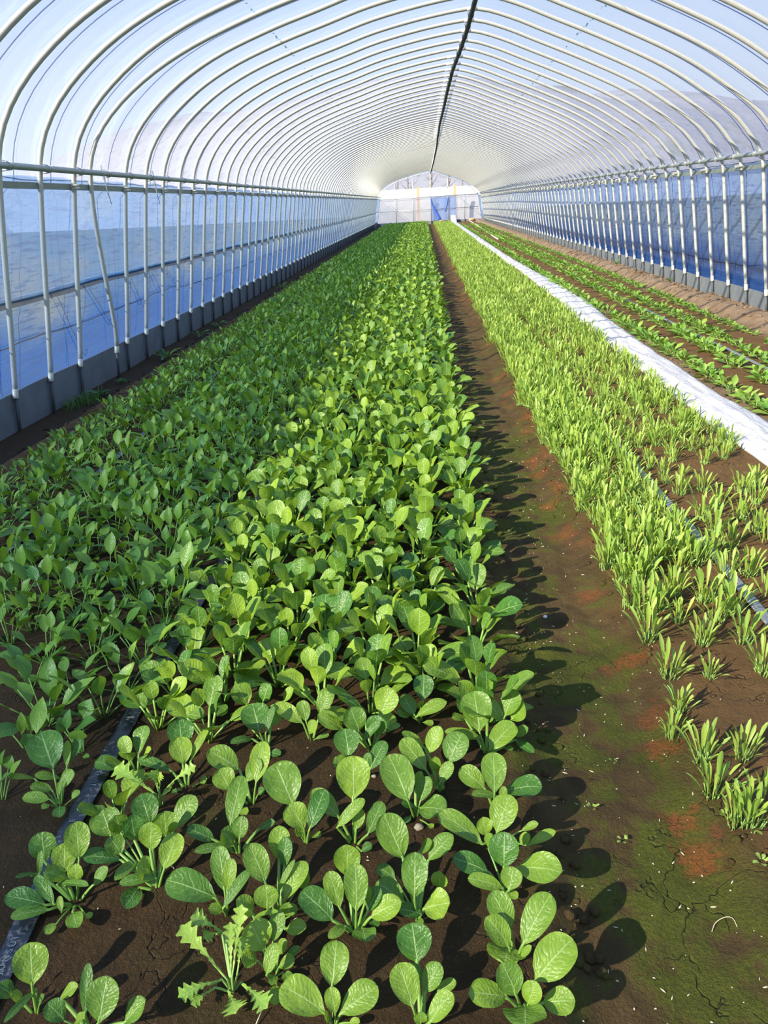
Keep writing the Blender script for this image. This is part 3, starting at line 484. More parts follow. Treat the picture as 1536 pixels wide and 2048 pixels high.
# ------------------------------------------------------------------ film, nets, skirting
def sheet(name, path_of_y, ys, mat, kind='structure'):
    rows = [path_of_y(y) for y in ys]
    k = len(rows[0])
    mb = MB(); V = np.concatenate(rows)
    uv = np.column_stack([np.tile(np.linspace(0, 1, k), len(ys)), np.repeat(np.linspace(0, 1, len(ys)), k)])
    mb.add(V, grid_faces(len(ys)-1, k-1), uv)
    o = link(name, mb.mesh(name, mat)); o['kind'] = kind
    return o
PITCH, HOOP0 = 0.49, 5.08
def film_path(y):
    q = section(y, 0.030, 110)
    keep = (q[:, 1] > 1.37) | ((q[:, 0] > 0) & (q[:, 1] > 1.29))
    q = q[keep]
    ph = ((y - HOOP0)/PITCH) % 1.0
    top = np.clip((q[:, 1]-1.5)/0.5, 0, 1)
    puff = 0.016*(1 - math.cos(2*PI*ph*2))/2*top - 0.010*math.exp(-((ph-0.5)/0.05)**2)*top
    c = np.array([0.4, 1.0]); d = q - c; d /= np.linalg.norm(d, axis=1)[:, None]
    q = q + d*puff[:, None]
    return np.column_stack([q[:, 0], y + skew(q[:, 0]), q[:, 1]])
sheet('ceiling', film_path, np.arange(FIRST_Y, END_Y + 0.01, PITCH/8), MAT['film'])

def side_line(left, z):
    p = np.array(PROFILE)
    if left: return float(np.interp(z, p[:5, 1], p[:5, 0]))
    q = p[-4:][::-1]; return float(np.interp(z, q[:, 1], q[:, 0]))
def net_path(left, z0, z1, off, amp):
    def f(y):
        zs = np.linspace(z0, z1, 60); out = []
        for z in zs:
            yy = y
            zt = z
            if abs(z - z1) < 1e-6: zt = z + 0.02*noise.noise(Vector((yy*2.5, 0, 9)))
            x = side_line(left, z)
            b = amp*noise.noise(Vector((yy*1.3, z*5, 1 + left))) + 0.30*amp*noise.noise(Vector((yy*2, z*20, 4 + left)))
            out.append((x + (-(off) + b if left else off + b), yy + skew(x), zt))
        return np.array(out)
    return f
ysn = np.arange(FIRST_Y, END_Y + 0.2, 0.10)
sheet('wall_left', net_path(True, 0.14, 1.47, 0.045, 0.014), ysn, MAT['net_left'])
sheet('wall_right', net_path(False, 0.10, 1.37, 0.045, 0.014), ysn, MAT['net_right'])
sheet('trim_1', net_path(True, 0.76, 1.44, 0.085, 0.008), ysn, MAT['curtain'])      # roll-up curtain behind the left net
def skirt(name, left, z0, z1, off):
    mb = MB(); L = []
    ys = np.arange(FIRST_Y, END_Y + 0.2, 0.245)
    for y in ys:
        w = 0.006*noise.noise(Vector((y*1.7, 0, 5)))
        tz = 0.012*noise.noise(Vector((y*0.9, 2, 5)))
        xa, xb = side_line(left, z0), side_line(left, z1)
        s = -1 if left else 1
        L.append([(xa + s*off + w, y + skew(xa), z0), (xb + s*off + w, y + skew(xb), z1 + tz), (xb + s*(off + .012) + w, y + skew(xb), z1 + tz), (xa + s*(off + .012) + w, y + skew(xa), z0)])
    mb.add(np.array(L).reshape(-1, 3), grid_faces(len(ys)-1, 4, True))
    o = link(name, mb.mesh(name, MAT['board'], False)); o['kind'] = 'structure'
skirt('baseboard_left', True, -0.14, 0.20, 0.022)
skirt('baseboard_right', False, -0.10, 0.19, 0.022)

# ------------------------------------------------------------------ hoops
ORD = ['first','second','third','fourth','fifth','sixth','seventh','eighth','ninth','tenth','eleventh','twelfth','thirteenth','fourteenth','fifteenth','sixteenth','seventeenth','eighteenth','nineteenth','twentieth']
hoop_y = [HOOP0 + PITCH*k for k in range(-8, 79)]
BENT = 2
sleeve_parts = []
def build_hoop(k, y, label, group):
    q = section(y, 0.0, 90)
    P = np.column_stack([q[:, 0], y + skew(q[:, 0]), q[:, 1]])
    P[:, 1] += 0.012*math.sin(k*2.3)*np.clip(P[:, 2]/1.5, 0, 1)
    if k == BENT:
        z = P[:, 2]; lf = (P[:, 0] < -1.4) & (z < 2.35)
        P[lf, 1] += np.interp(z[lf], [0, .12, .35, .8, 1.2, 1.5, 1.75, 2.0, 2.35], [.10, .08, .03, -.09, -.17, -.20, -.19, -.12, 0])
        P[lf, 0] += np.interp(z[lf], [0, .35, .8, 1.3, 1.5], [.06, .08, .05, .01, 0])
    root = empty('greenhouse_hoop', (q[0, 0], y, 0), label, 'hoop', group)
    off = np.array([q[0, 0], y, 0])
    body = P[P[:, 2] > 0.105]
    mb = MB(); tube(mb, body - off, 0.0168, 10); link('pipe', mb.mesh('pipe', MAT['steel']), root)
    for side in (0, -1):
        e = P[side]; a = body[side]
        mb = MB(); tube(mb, np.array([e + (0, 0, -0.1), a + (a-e)*0.05]) - off, 0.012, 8); link('ground_spike', mb.mesh('ground_spike', MAT['spike']), root)
        d = (body[1 if side == 0 else -2] - a); d /= np.linalg.norm(d)
        mb = MB(); tube(mb, np.array([a - d*0.012, a - d*.002, a + d*0.05]) - off, [0.021, 0.019, 0.0175], 10); link('pipe_foot', mb.mesh('pipe_foot', MAT['clamp']), root)
    rx, rz = ridge_at(y)
    i = int(np.argmin(abs(P[:, 0] - rx) + (P[:, 2] < 2)*9))
    sl = P[[j for j in range(len(P)) if abs(P[j, 0] - rx) < 0.125 and P[j, 2] > 2]]
    mb = MB(); tube(mb, sl - off, 0.0185, 10); link('ridge_sleeve', mb.mesh('ridge_sleeve', MAT['sleeve']), root)
    return P
vis = []
for k, y in zip(range(-8, 79), hoop_y):
    q = section(y, 0.0, 90)
    if any(in_frame((a, y + skew(a), b)) for a, b in q): vis.append((k, y))
HOOPS = {}
for n_, (k, y) in enumerate(vis):
    if y > END_Y - 2.4: continue
    if k == BENT: lab, grp = 'galvanised hoop whose left post is visibly bent, third post from left in view', 'steel hoops of the tunnel'
    elif n_ < 20: lab, grp = 'galvanised steel hoop, %s one counted from the camera end of the tunnel' % ORD[n_], 'steel hoops of the tunnel'
    else: lab, grp = 'galvanised steel hoop in the close run of hoops towards the far end', 'far steel hoops of the tunnel'
    HOOPS[k] = (y, build_hoop(k, y, lab, grp))

# ropes pressing the sheet down between the hoops
n_ = 0
for k in range(-7, 78):
    y = HOOP0 + PITCH*(k + 0.5)
    q = section(y, 0.044, 90)
    q = q[(q[:, 1] > 0.12)]
    P = np.column_stack([q[:, 0], y + skew(q[:, 0]), q[:, 1]])
    P[:, 0] += np.where(P[:, 2] < 1.4, np.where(P[:, 0] < 0, -0.09, 0.09), 0)
    low = P[:, 2] < 1.3
    rr = random.Random(k)
    P[low, 1] += (1.3 - P[low, 2])*rr.uniform(-0.22, 0.12) + 0.012*np.sin(P[low, 2]*9 + k)
    if not any(in_frame(p) for p in P) or y > END_Y - 2.6: continue
    n_ += 1
    lab = ('dark blue rope over the roof sheet, %s one counted from the camera end' % ORD[n_-1]) if n_ <= 12 else 'dark blue rope over the roof sheet towards the far end of the tunnel'
    mb = MB(); tube(mb, P, 0.0032, 5)
    prep(link('hold_down_rope', mb.mesh('hold_down_rope', MAT['rope'])), lab, 'rope', 'hold-down ropes on the near roof' if n_ <= 12 else 'hold-down ropes on the far roof')

# ------------------------------------------------------------------ lengthwise rails
def rail(name, x, z, r, mat, label, clip, xin, y0=2.0, y1=END_Y - 0.4, wob=0.006, zfun=None, xfun=None):
    ys = np.arange(y0, y1 + 0.3, 0.3)
    P = np.array([((xfun(y) if xfun else x) + wob*noise.noise(Vector((y*0.35, 0, x))), y, (zfun(y) if zfun else z) + wob*noise.noise(Vector((y*0.3, 4, x)))) for y in ys])
    o = empty(name, (P[0][0], P[0][1], P[0][2]), label, 'pipe')
    mb = MB(); tube(mb, P - P[0], r, 10); link('pipe', mb.mesh(name, mat), o)
    if clip:
        mb = MB(); w = 0.0022                          # spring-wire clip: two loops round the pipe and a bridge over the hoop
        a = np.linspace(0, 2*PI, 13)
        for dy in (0.03, 0.062):
            tube(mb, np.column_stack([(r+w)*np.cos(a), np.full(13, dy), (r+w)*np.sin(a)]), w, 5, cap=False)
        s = xin
        tube(mb, [(s*0.0, 0.03, r+w), (-s*.02, 0.0, r+.012), (-s*0.034, -0.012, .008), (-s*0.02, 0.0, -r-.010), (0, 0.062, -r-w)], w, 5)
        me = mb.mesh('wire_clip', MAT['wire' if name == 'purlin_pipe' else 'shadedsteel'])  # ridge clips take the shade-darkened colour too
        for k, (y, HP) in HOOPS.items():
            yy = y + skew(x)
            if yy < y0 or yy > y1: continue
            if not in_frame((x, yy, z)): continue
            px = np.interp(yy, ys, P[:, 0]); pz = np.interp(yy, ys, P[:, 2])
            c = link('wire_clip', me, o); c.location = (px - P[0][0], yy - P[0][1], pz - P[0][2])
    return o
rail('purlin_pipe', -2.365, 1.51, 0.0195, MAT['rail'], 'grey steel pipe running along the left wall above the blue net', True, 1)
rail('purlin_pipe', 3.055, 1.44, 0.0195, MAT['rail'], 'grey steel pipe running along the right wall above the blue net', True, -1)
rail('ridge_pipe', 0.5, 2.77, 0.023, MAT['shadedsteel'], 'steel pipe darkened by shade under the ridge along the whole roof', True, 1, y0=4.0,
     zfun=lambda y: ridge_at(y)[1] - 0.041, xfun=lambda y: ridge_at(y)[0])

def channel(x, z, label, left, every):
    """flat film-locking channel along the wall with a clamp on every second hoop"""
    o = empty('film_channel', (x, 2.0, z), label, 'channel')
    ys = np.arange(2.0, END_Y - 0.3, 0.35); L = []
    h, d = 0.019, 0.012
    for y in ys:
        w = 0.005*noise.noise(Vector((y*0.4, 1, x)))
        L.append([(-d, y-2, -h+w), (-d, y-2, h+w), (-d*.4, y-2, h*.62+w), (d, y-2, h+w), (d, y-2, -h+w), (d*.4, y-2, -h*.62+w)])
    mb = MB(); mb.add(np.array(L).reshape(-1, 3), grid_faces(len(ys)-1, 6, True))
    link('channel', mb.mesh('channel', MAT['channel'], False), o)
    s = 1 if left else -1
    mb = MB()
    a = np.linspace(-0.3*PI, 1.3*PI, 12)
    if left:
        for dz in (-0.012, 0.012):
            tube(mb, np.column_stack([s*(0.036 + 0.021*np.sin(a)), 0.023*np.cos(a), np.full(12, dz)]), [0.009]*12, 6)
        box(mb, (-0.004, -0.022, -0.028), (0.02, 0.034, 0.028))
        tube(mb, [(s*0.03, 0.02, 0), (s*0.03, 0.045, 0)], 0.008, 6)
    else:
        box(mb, (-0.075, -0.028, 0.018), (0.01, 0.028, 0.036)); box(mb, (-0.075, -0.028, -0.036), (0.01, 0.028, -0.018))
        box(mb, (-0.078, -0.030, -0.036), (-0.066, 0.006, 0.036)); box(mb, (-0.01, -0.028, -0.03), (0.012, 0.028, 0.03))
        tube(mb, [(-0.085, 0.016, 0), (-0.03, 0.016, 0)], 0.008, 6)
    me = mb.mesh('pipe_clamp', MAT['clamp'], False)
    for k, (y, HP) in HOOPS.items():
        if k % 2 != every: continue
        yy = y + skew(x)
        if yy < 2.2 or not in_frame((x, yy, z)): continue
        c = link('pipe_clamp', me, o); c.location = (0, yy - 2.0, 0); c.scale = (1, .8, .8) if left else (1, .72, .72)
channel(-2.435, 1.415, 'flat grey steel channel clamped behind the left posts at the net top', True, 1)
channel(3.125, 1.335, 'flat grey steel channel clamped behind the right posts at the net top', False, 0)
# roll-up bar of the left curtain and cords
ys = np.arange(2.0, END_Y - .2, 0.25)
P = np.array([(side_line(True, 0.76) - 0.07 + 0.008*noise.noise(Vector((y, 0, 0))), y, 0.76 + 0.018*noise.noise(Vector((y*0.9, 0, 3)))) for y in ys])
mb = MB(); tube(mb, P, [0.019 + 0.004*noise.noise(Vector((y*2, 5, 5))) for y in ys], 9)
prep(link('curtain_roll_bar', mb.mesh('curtain_roll_bar', MAT['rail'])), 'grey roll-up bar along the left wall halfway up the blue net', 'bar')
for left, z, x in ((True, 0.50, 0.06), (False, 0.42, 0.05)):
    ys = np.arange(2.5, 40, 0.06)
    xx = side_line(left, z)
    P = np.array([(xx + (-x if left else x), y, z + 0.05*noise.noise(Vector((y*0.7, 0, z))) + 0.016*noise.noise(Vector((y*4, 0, z)))) for y in ys])
    mb = MB(); tube(mb, P, 0.0042, 5)
    prep(link('cord', mb.mesh('cord', MAT['darkrope'])), 'wavy dark cord strung along the %s wall low behind the posts' % ('left' if left else 'right'), 'cord')
for left, z in ((True, 1.455), (False, 1.375)):
    ys = np.arange(2.5, 40, 0.06); xx = side_line(left, z)
    P = np.array([(xx + (-0.04 if left else .04), y, z + 0.016*noise.noise(Vector((y*1.6, 3, z))) + 0.008*noise.noise(Vector((y*5, 0, z)))) for y in ys])
    mb = MB(); tube(mb, P, 0.0035, 5)
    prep(link('net_edge_cord', mb.mesh('net_edge_cord', MAT['rope'])), 'blue cord edging the top of the %s net' % ('left' if left else 'right'), 'cord')
# loose tie strings hanging behind the left net
for i, (y, z0, dy, dz) in enumerate([(5.3, .74, .42, .48), (5.85, .74, .45, .35), (6.75, .74, .30, .28), (7.3, .74, .28, .22), (7.75, .74, .30, .18)]):
    xx = side_line(True, .5) - 0.07
    pts = [(side_line(True, z) - .08, yy, z) for yy, z in ((y, z0), (y + dy*.5, z0 - dz*.5), (y + dy, z0 - dz), (y + dy + .05, z0 - dz - .01), (y + dy + .07, z0 - dz + .03), (y + dy + .03, z0 - dz + .02))]
    mb = MB(); tube(mb, smooth_path(pts, 24), 0.004, 5)
    prep(link('tie_string', mb.mesh('tie_string', MAT['rope'])), 'loose blue tie string hanging under the left roll-up bar, %s from the camera' % ORD[i], 'string', 'tie strings behind the left net')
# loose wire hooks over the left purlin
for i, y in enumerate((5.95, 7.08)):
    pts = [(-2.33, y, 1.36), (-2.335, y, 1.50), (-2.345, y + .01, 1.56), (-2.36, y + .035, 1.565), (-2.365, y + .05, 1.50), (-2.34, y + .06, 1.30)]
    mb = MB(); tube(mb, smooth_path(pts, 22), 0.0028, 5)
    prep(link('wire_hook', mb.mesh('wire_hook', MAT['rail'])), 'thin wire hook hung over the left pipe %s' % ('beside the bent post' if i == 0 else 'beside the fifth post'), 'hook')

# ------------------------------------------------------------------ end wall
EW = END_Y
def gable_top(x):
    q = section(EW, -0.03, 120); q = q[q[:, 1] > 1.3]
    return float(np.interp(x, q[:, 0], q[:, 1]))
def gable_sheet(name, z0, zf, mat, x0, x1, y):
    xs = np.linspace(x0, x1, 40); L = []
    for t_ in np.linspace(0, 1, 12):
        for x in xs:
            z = z0 + (zf(x) - z0)*t_
            L.append((x, y + 0.02*noise.noise(Vector((x*2, z*3, 1))), z))
    mb = MB(); mb.add(L, grid_faces(11, 39)); o = link(name, mb.mesh(name, mat)); o['kind'] = 'structure'
gable_sheet('wall_end', 0.12, lambda x: 1.38, MAT['endsheet'], -2.62, 3.3, EW + 0.02)
gable_sheet('window_1', 1.38, lambda x: max(1.39, gable_top(x)), MAT['endfilm'], -2.36, 3.05, EW + 0.02)
FW = -0.15  # unseen near end wall and window, added to filter sunlight on the foreground
gable_sheet('wall_front_added', 0.0, lambda x: 1.38, MAT['endfilm'], -2.62, -0.45, FW)
gable_sheet('window_front_added', 1.38, lambda x: max(1.39, gable_top(x)), MAT['endfilm'], -2.36, 3.05, FW)
mb = MB(); box(mb, (-2.7, EW, -0.15), (3.4, EW + 0.04, 0.12)); o = link('baseboard_end', mb.mesh('baseboard_end', MAT['board'], False)); o['kind'] = 'structure'
mb = MB()
L = []
for t_ in np.linspace(0, 1, 10):
    for x in np.linspace(0.47, 1.9, 22): L.append((x, EW - 0.03 + 0.025*math.sin(x*9), 0.14 + 1.22*t_))
mb.add(L, grid_faces(9, 21)); o = link('door_1', mb.mesh('door_1', MAT['bluesheet'])); o['kind'] = 'structure'
for i, (pts, lab) in enumerate((([(.47,1.3),(.55,.95),(.75,.55),(.95,.16)], 'dark blue twisted cloth hanging slantwise on the far blue door sheet'), ([(1.44,1.3),(1.38,.95),(1.25,.6)], 'short blue cloth strip beside the right pole of the far door'))):
    p = smooth_path([(x, EW - 0.08, z) for x, z in pts], 16)
    mb = MB(); tube(mb, p, np.linspace(0.03, 0.085 if i == 0 else 0.03, 16), 8)
    prep(link('cloth_strip', mb.mesh('cloth_strip', MAT['bluecloth'])), lab, 'cloth')
for i, x in enumerate((-1.53, -.53, .46, 1.44, 2.36)):
    mb = MB(); tube(mb, [(x + .0, EW - .05, -.1), (x, EW - .05, gable_top(x) - .01)], 0.022, 8)
    prep(link('gable_pole', mb.mesh('gable_pole', MAT['steel'])), 'steel pole standing in the far end wall, %s from the left' % ORD[i], 'pole', 'poles of the far end wall')
for z, lab in ((1.38, 'steel cross pipe over the milky sheet of the far end wall'), (0.72, 'thin steel cross pipe halfway up the milky far sheet')):
    mb = MB(); tube(mb, [(-2.45 if z > 1 else -2.5, EW - .08, z), (3.15, EW - .08, z + .03)], 0.02 if z > 1 else .014, 8)
    prep(link('cross_pipe', mb.mesh('cross_pipe', MAT['rail'])), lab, 'pipe')
q = section(EW - .06, -0.0, 90); P = np.column_stack([q[:, 0], np.full(len(q), EW - .06), q[:, 1]])
mb = MB(); tube(mb, P, 0.022, 10); prep(link('gable_hoop', mb.mesh('gable_hoop', MAT['steel'])), 'last steel hoop framing the far end wall', 'hoop')

# seen through the end window
def outside_things():
    y0, y1, x0, x1 = 60.0, 66.0, -3.9, 4.9
    mb = MB(); n = 20; a = np.linspace(0, PI, n+1); L = []
    for x in np.linspace(x0, x1, 30):
        for t_ in a: L.append((x, 63 - 3*math.cos(t_), -0.2 + 2.32*math.sin(t_)**0.6 if 0 < t_ < PI else -0.2))
    mb.add(L, grid_faces(29, n))
    r = empty('neighbouring_tunnel', (0, 63, 0), 'white sheeted tunnel standing outside beyond the far end wall', 'greenhouse')
    o = link('cover_sheet', mb.mesh('cover_sheet', MAT['cover']), r); o.location = (0, -63, 0)
    for i, px in enumerate((-.30, 2.35)):
        mb = MB(); box(mb, (px - .1, 58.9, -.2), (px + .1, 59.0, 2.15)); 
        prep(link('timber_post', mb.mesh('timber_post', MAT['tan'], False)), 'tan timber post outside beyond the far end wall, %s one' % ('left' if i == 0 else 'right'), 'post', 'posts outside the far end')
    for i, (x, y, h) in enumerate(((-2.6, 84, 7.5), (-1.2, 78, 6.5), (.9, 88, 8.0), (2.7, 80, 7.0), (4.3, 86, 8.0), (5.2, 79, 6.4))):
        rr = random.Random(i)
        mb = MB()
        tube(mb, smooth_path([(x, y, -.3), (x + rr.uniform(-.2, .2), y, h*.5), (x + rr.uniform(-.4, .4), y, h)], 10), np.linspace(.11, .02, 10), 6)
        for b in range(14):
            z = h*rr.uniform(.3, .9); an = rr.uniform(0, 2*PI); l = rr.uniform(.6, 1.5)
            tube(mb, [(x, y, z), (x + math.cos(an)*l*.5, y + math.sin(an)*l*.5, z + l*.45), (x + math.cos(an)*l*.8, y + math.sin(an)*l*.8, z + l)], [.035, .02, .006], 5)
        prep(link('bare_tree', mb.mesh('bare_tree', MAT['trunk'])), 'bare winter tree on the brown slope beyond the far window, %s from the left' % ORD[i], 'tree', 'bare trees beyond the far end')
outside_things()

# ------------------------------------------------------------------ row cover, tapes, hose
def build_cover():
    Y = [2.2, 3.3, 4.6, 6.3, 8, 9.7, 13, 17, 25, 46]; XL = [1.55, 1.53, 1.51, 1.52, 1.55, 1.60, 1.63, 1.61, 1.59, 1.57]; XR = [1.82, 1.80, 1.78, 1.79, 1.83, 1.92, 1.85, 1.79, 1.82, 1.88]
    ys = [2.2]
    while ys[-1] < 45.9: ys.append(ys[-1] + max(0.03, ys[-1]*0.008))
    n = 20; L = []
    for y in ys:
        a = np.interp(y, Y, XL) + 0.022*noise.noise(Vector((y*1.2, 0, 0))) + .008*noise.noise(Vector((y*4, 0, 0)))
        b = np.interp(y, Y, XR) + 0.022*noise.noise(Vector((y*1.1, 5, 0))) + .008*noise.noise(Vector((y*4, 7, 0)))
        rise = max(0, (y - 44.8))*0.25
        top = []; bot = []
        for i in range(n+1):
            t_ = i/n; x = a + (b-a)*t_
            h = 0.022*math.sin(PI*t_)**0.5 + 0.016*math.sin(PI*t_)*noise.noise(Vector((x*14, y*1.7, 2))) + 0.012*math.sin(PI*t_)*noise.noise(Vector((x*30 + y*2, y*4, 5)))
            top.append((x, y, gz(x, y) + 0.012 + max(h, 0.002) + rise)); bot.append((x, y, gz(x, y) - 0.004 + rise))
        L.append(top + bot[::-1])
    m = 2*(n+1)
    mb = MB(); mb.add(np.array(L).reshape(-1, 3), grid_faces(len(ys)-1, m, True)[:, ::-1].copy())
    prep(link('row_cover', mb.mesh('row_cover', MAT['cover'])), 'long strip of folded white fabric lying between the two right-hand beds', 'fabric')
build_cover()
def tape(x_of_y, y0, y1, mat, label, w=0.046, flat=0.12, cat='drip tape', name='drip_tape', lift=0.004):
    ys = [y0]
    while ys[-1] < y1: ys.append(ys[-1] + max(0.04, ys[-1]*0.012))
    P = np.array([(x_of_y(y), y, gz(x_of_y(y), y) + w/2*flat + lift) for y in ys])
    k = np.ones(5)/5
    if len(P) > 8: P[2:-2, 2] = np.convolve(P[:, 2], k, 'valid')
    o = empty(name, tuple(P[0]), label, cat)
    mb = MB(); tube(mb, P - P[0], w/2, 12, flat=flat); link('tube', mb.mesh(name, mat), o)
    return o, P
wig = lambda a, s: (lambda y: a + 0.012*noise.noise(Vector((y*0.5, 0, s))))
tl, TP = tape(lambda y: np.interp(y, [.5, .86, 1.2, 1.57, 3], [-.765, -.77, -.79, -.79, -.78]) + .004*math.sin(y*3), 0.55, 44, MAT['tape'], 'black drip tape with printed lettering in the left foreground')
tape(wig(-1.69, 2), 2.0, 44, MAT['greytape'], 'grey drip tape between the spinach rows nearest the left wall', 0.04)
tape(lambda y: np.interp(y, [1.5, 2.0, 2.9, 5.4], [.985, .98, .965, .915]) + .01*noise.noise(Vector((y*.6, 0, 4))), 1.5, 44, MAT['greytape'], 'dusty drip tape through the narrow-leaved greens on the right bed', 0.037)
tape(wig(2.345, 6), 3.6, 30, MAT['greytape'], 'thin drip tape between the seedling rows at far right', 0.04)
tape(lambda y: np.interp(y, [24, 30, 38, 45.4], [2.22, 2.32, 2.5, 2.62]), 24, 45.4, MAT['hose'], 'cream hose lying on bare soil towards the far right corner', 0.05, 0.9, 'hose', 'hose')
def lettering(text, y, size, spacing=1.15):
    cu = bpy.data.curves.new('lettering', 'FONT'); cu.body = text; cu.size = size; cu.space_character = spacing; cu.align_x = 'LEFT'; cu.align_y = 'CENTER'; cu.extrude = 0.0002
    tmp = bpy.data.objects.new('lettering_source', cu); COL.objects.link(tmp)
    dg = bpy.context.evaluated_depsgraph_get()
    me = bpy.data.meshes.new_from_object(tmp.evaluated_get(dg)); bpy.data.objects.remove(tmp)
    me.materials.clear(); me.materials.append(MAT['lettering'])
    o = link('lettering', me, tl)
    i = int(np.argmin(abs(TP[:, 1] - y)))
    p = TP[i] - TP[0]
    d = TP[i+1] - TP[i]
    o.location = (p[0], y - TP[0][1], p[2] + 0.0042)
    o.rotation_euler = (math.atan2(d[2], math.hypot(d[0], d[1]))*0, 0, math.atan2(d[1], d[0]))
    prep(o, 'grey printed lettering')
lettering('JUNSUI-', 0.855, 0.0165, 1.5)
lettering('JUNSUI-T', 1.31, 0.0165, 1.5)
lettering('E', 1.20, 0.0165)

# ------------------------------------------------------------------ plants: leaf geometry
SH = {
 'oval': ([0,.06,.15,.3,.45,.6,.75,.86,.93,.975,1], [.07,.20,.50,.80,.95,1,.95,.79,.58,.33,.03]),
 'point': ([0,.08,.2,.34,.5,.65,.8,.9,1], [.08,.30,.72,.97,1,.86,.56,.30,.02]),
 'lance': ([0,.12,.3,.5,.7,.85,.95,1], [.28,.42,.66,.90,1,.82,.45,.04]),
 'spoon': ([0,.2,.4,.6,.75,.88,.96,1], [.22,.34,.56,.88,1,.82,.48,.06]),
 'jag': ([0,.2,.4,.55,.7,.85,.94,1], [.09,.13,.26,.50,.88,1,.55,.03]),
}
def unit(v):
    return v / (np.linalg.norm(v) + 1e-12)
def blade(mb, A, T, W, N, nl=10, nw=6, shape='oval', arch=0.06, cup=0.12, crink=0.0, droop=0.0, mat=0, lobes=0, seed=0):
    A = np.asarray(A, float); T = np.asarray(T, float)
    ax = T - A; L = np.linalg.norm(ax); a = ax/L
    N = N - a*np.dot(N, a); N = unit(N); B = np.cross(a, N)
    t = (1 - np.cos(PI*np.arange(nl+1)/nl))/2 if not lobes else np.linspace(0, 1, nl+1)
    s = np.linspace(-1, 1, nw+1)
    ws = np.interp(t, *SH[shape])
    if lobes:
        ph = (t*lobes) % 1.0
        ws = ws*(0.50 + 0.70*np.where(ph < 0.75, ph/0.75, (1-ph)/0.25)**1.2)
    ctr = A + np.outer(t, ax) + np.outer(arch*L*4*t*(1-t), N)
    ctr[:, 2] -= droop*L*t**2
    r = np.random.default_rng(seed)
    w1, w2, w3 = r.uniform(0, 6.28, 3)
    tt, ss = np.meshgrid(t, s, indexing='ij'); half = (W/2*ws)[:, None]
    skewt = 0.0
    if lobes: skewt = 0.07*ss**2*L*np.clip((1-tt)*5, 0, 1)
    side = half*ss
    up = cup*W*(ss**2)*ws[:, None]
    up = up + 0.05*W*np.sin(tt*7 + w1)*ss*abs(ss)                       # wavy margin
    if crink:
        up = up + crink*W*np.sin(2*PI*(6*tt - 1.4*abs(ss)) + w2)*abs(ss)*(1.05-abs(ss))*2.2 + crink*W*0.7*np.sin(9*tt + w3)*np.sin(5*ss + w1)
    V = ctr[:, None, :] + side[..., None]*B + up[..., None]*N
    if lobes: V = V + (skewt if np.isscalar(skewt) else skewt[..., None])*a
    uv = np.stack([(ss+1)/2, tt], -1)
    mb.add(V.reshape(-1, 3), grid_faces(nl, nw), uv.reshape(-1, 2), mat)
def stalk(mb, P0, P1, r0, r1, N=None, n=5, sides=6, mat=0, lift=0.25, extend=None):
    P0 = np.asarray(P0, float); P1 = np.asarray(P1, float)
    h = np.linalg.norm(P1 - P0)
    c = (P0 + P1)/2 + np.array([0, 0, 0.0]) + np.array([0, 0, -1.0])*0 
    c = P0*0.5 + P1*0.5; c[2] += lift*h*0.35
    t = np.linspace(0, 1, n+1)[:, None]
    P = P0*(1-t)**2 + 2*c*t*(1-t) + P1*t**2
    if extend is not None: P = np.vstack([P, extend])
    tube(mb, P, np.linspace(r0, r1, len(P)), sides, mat, flat=0.75)

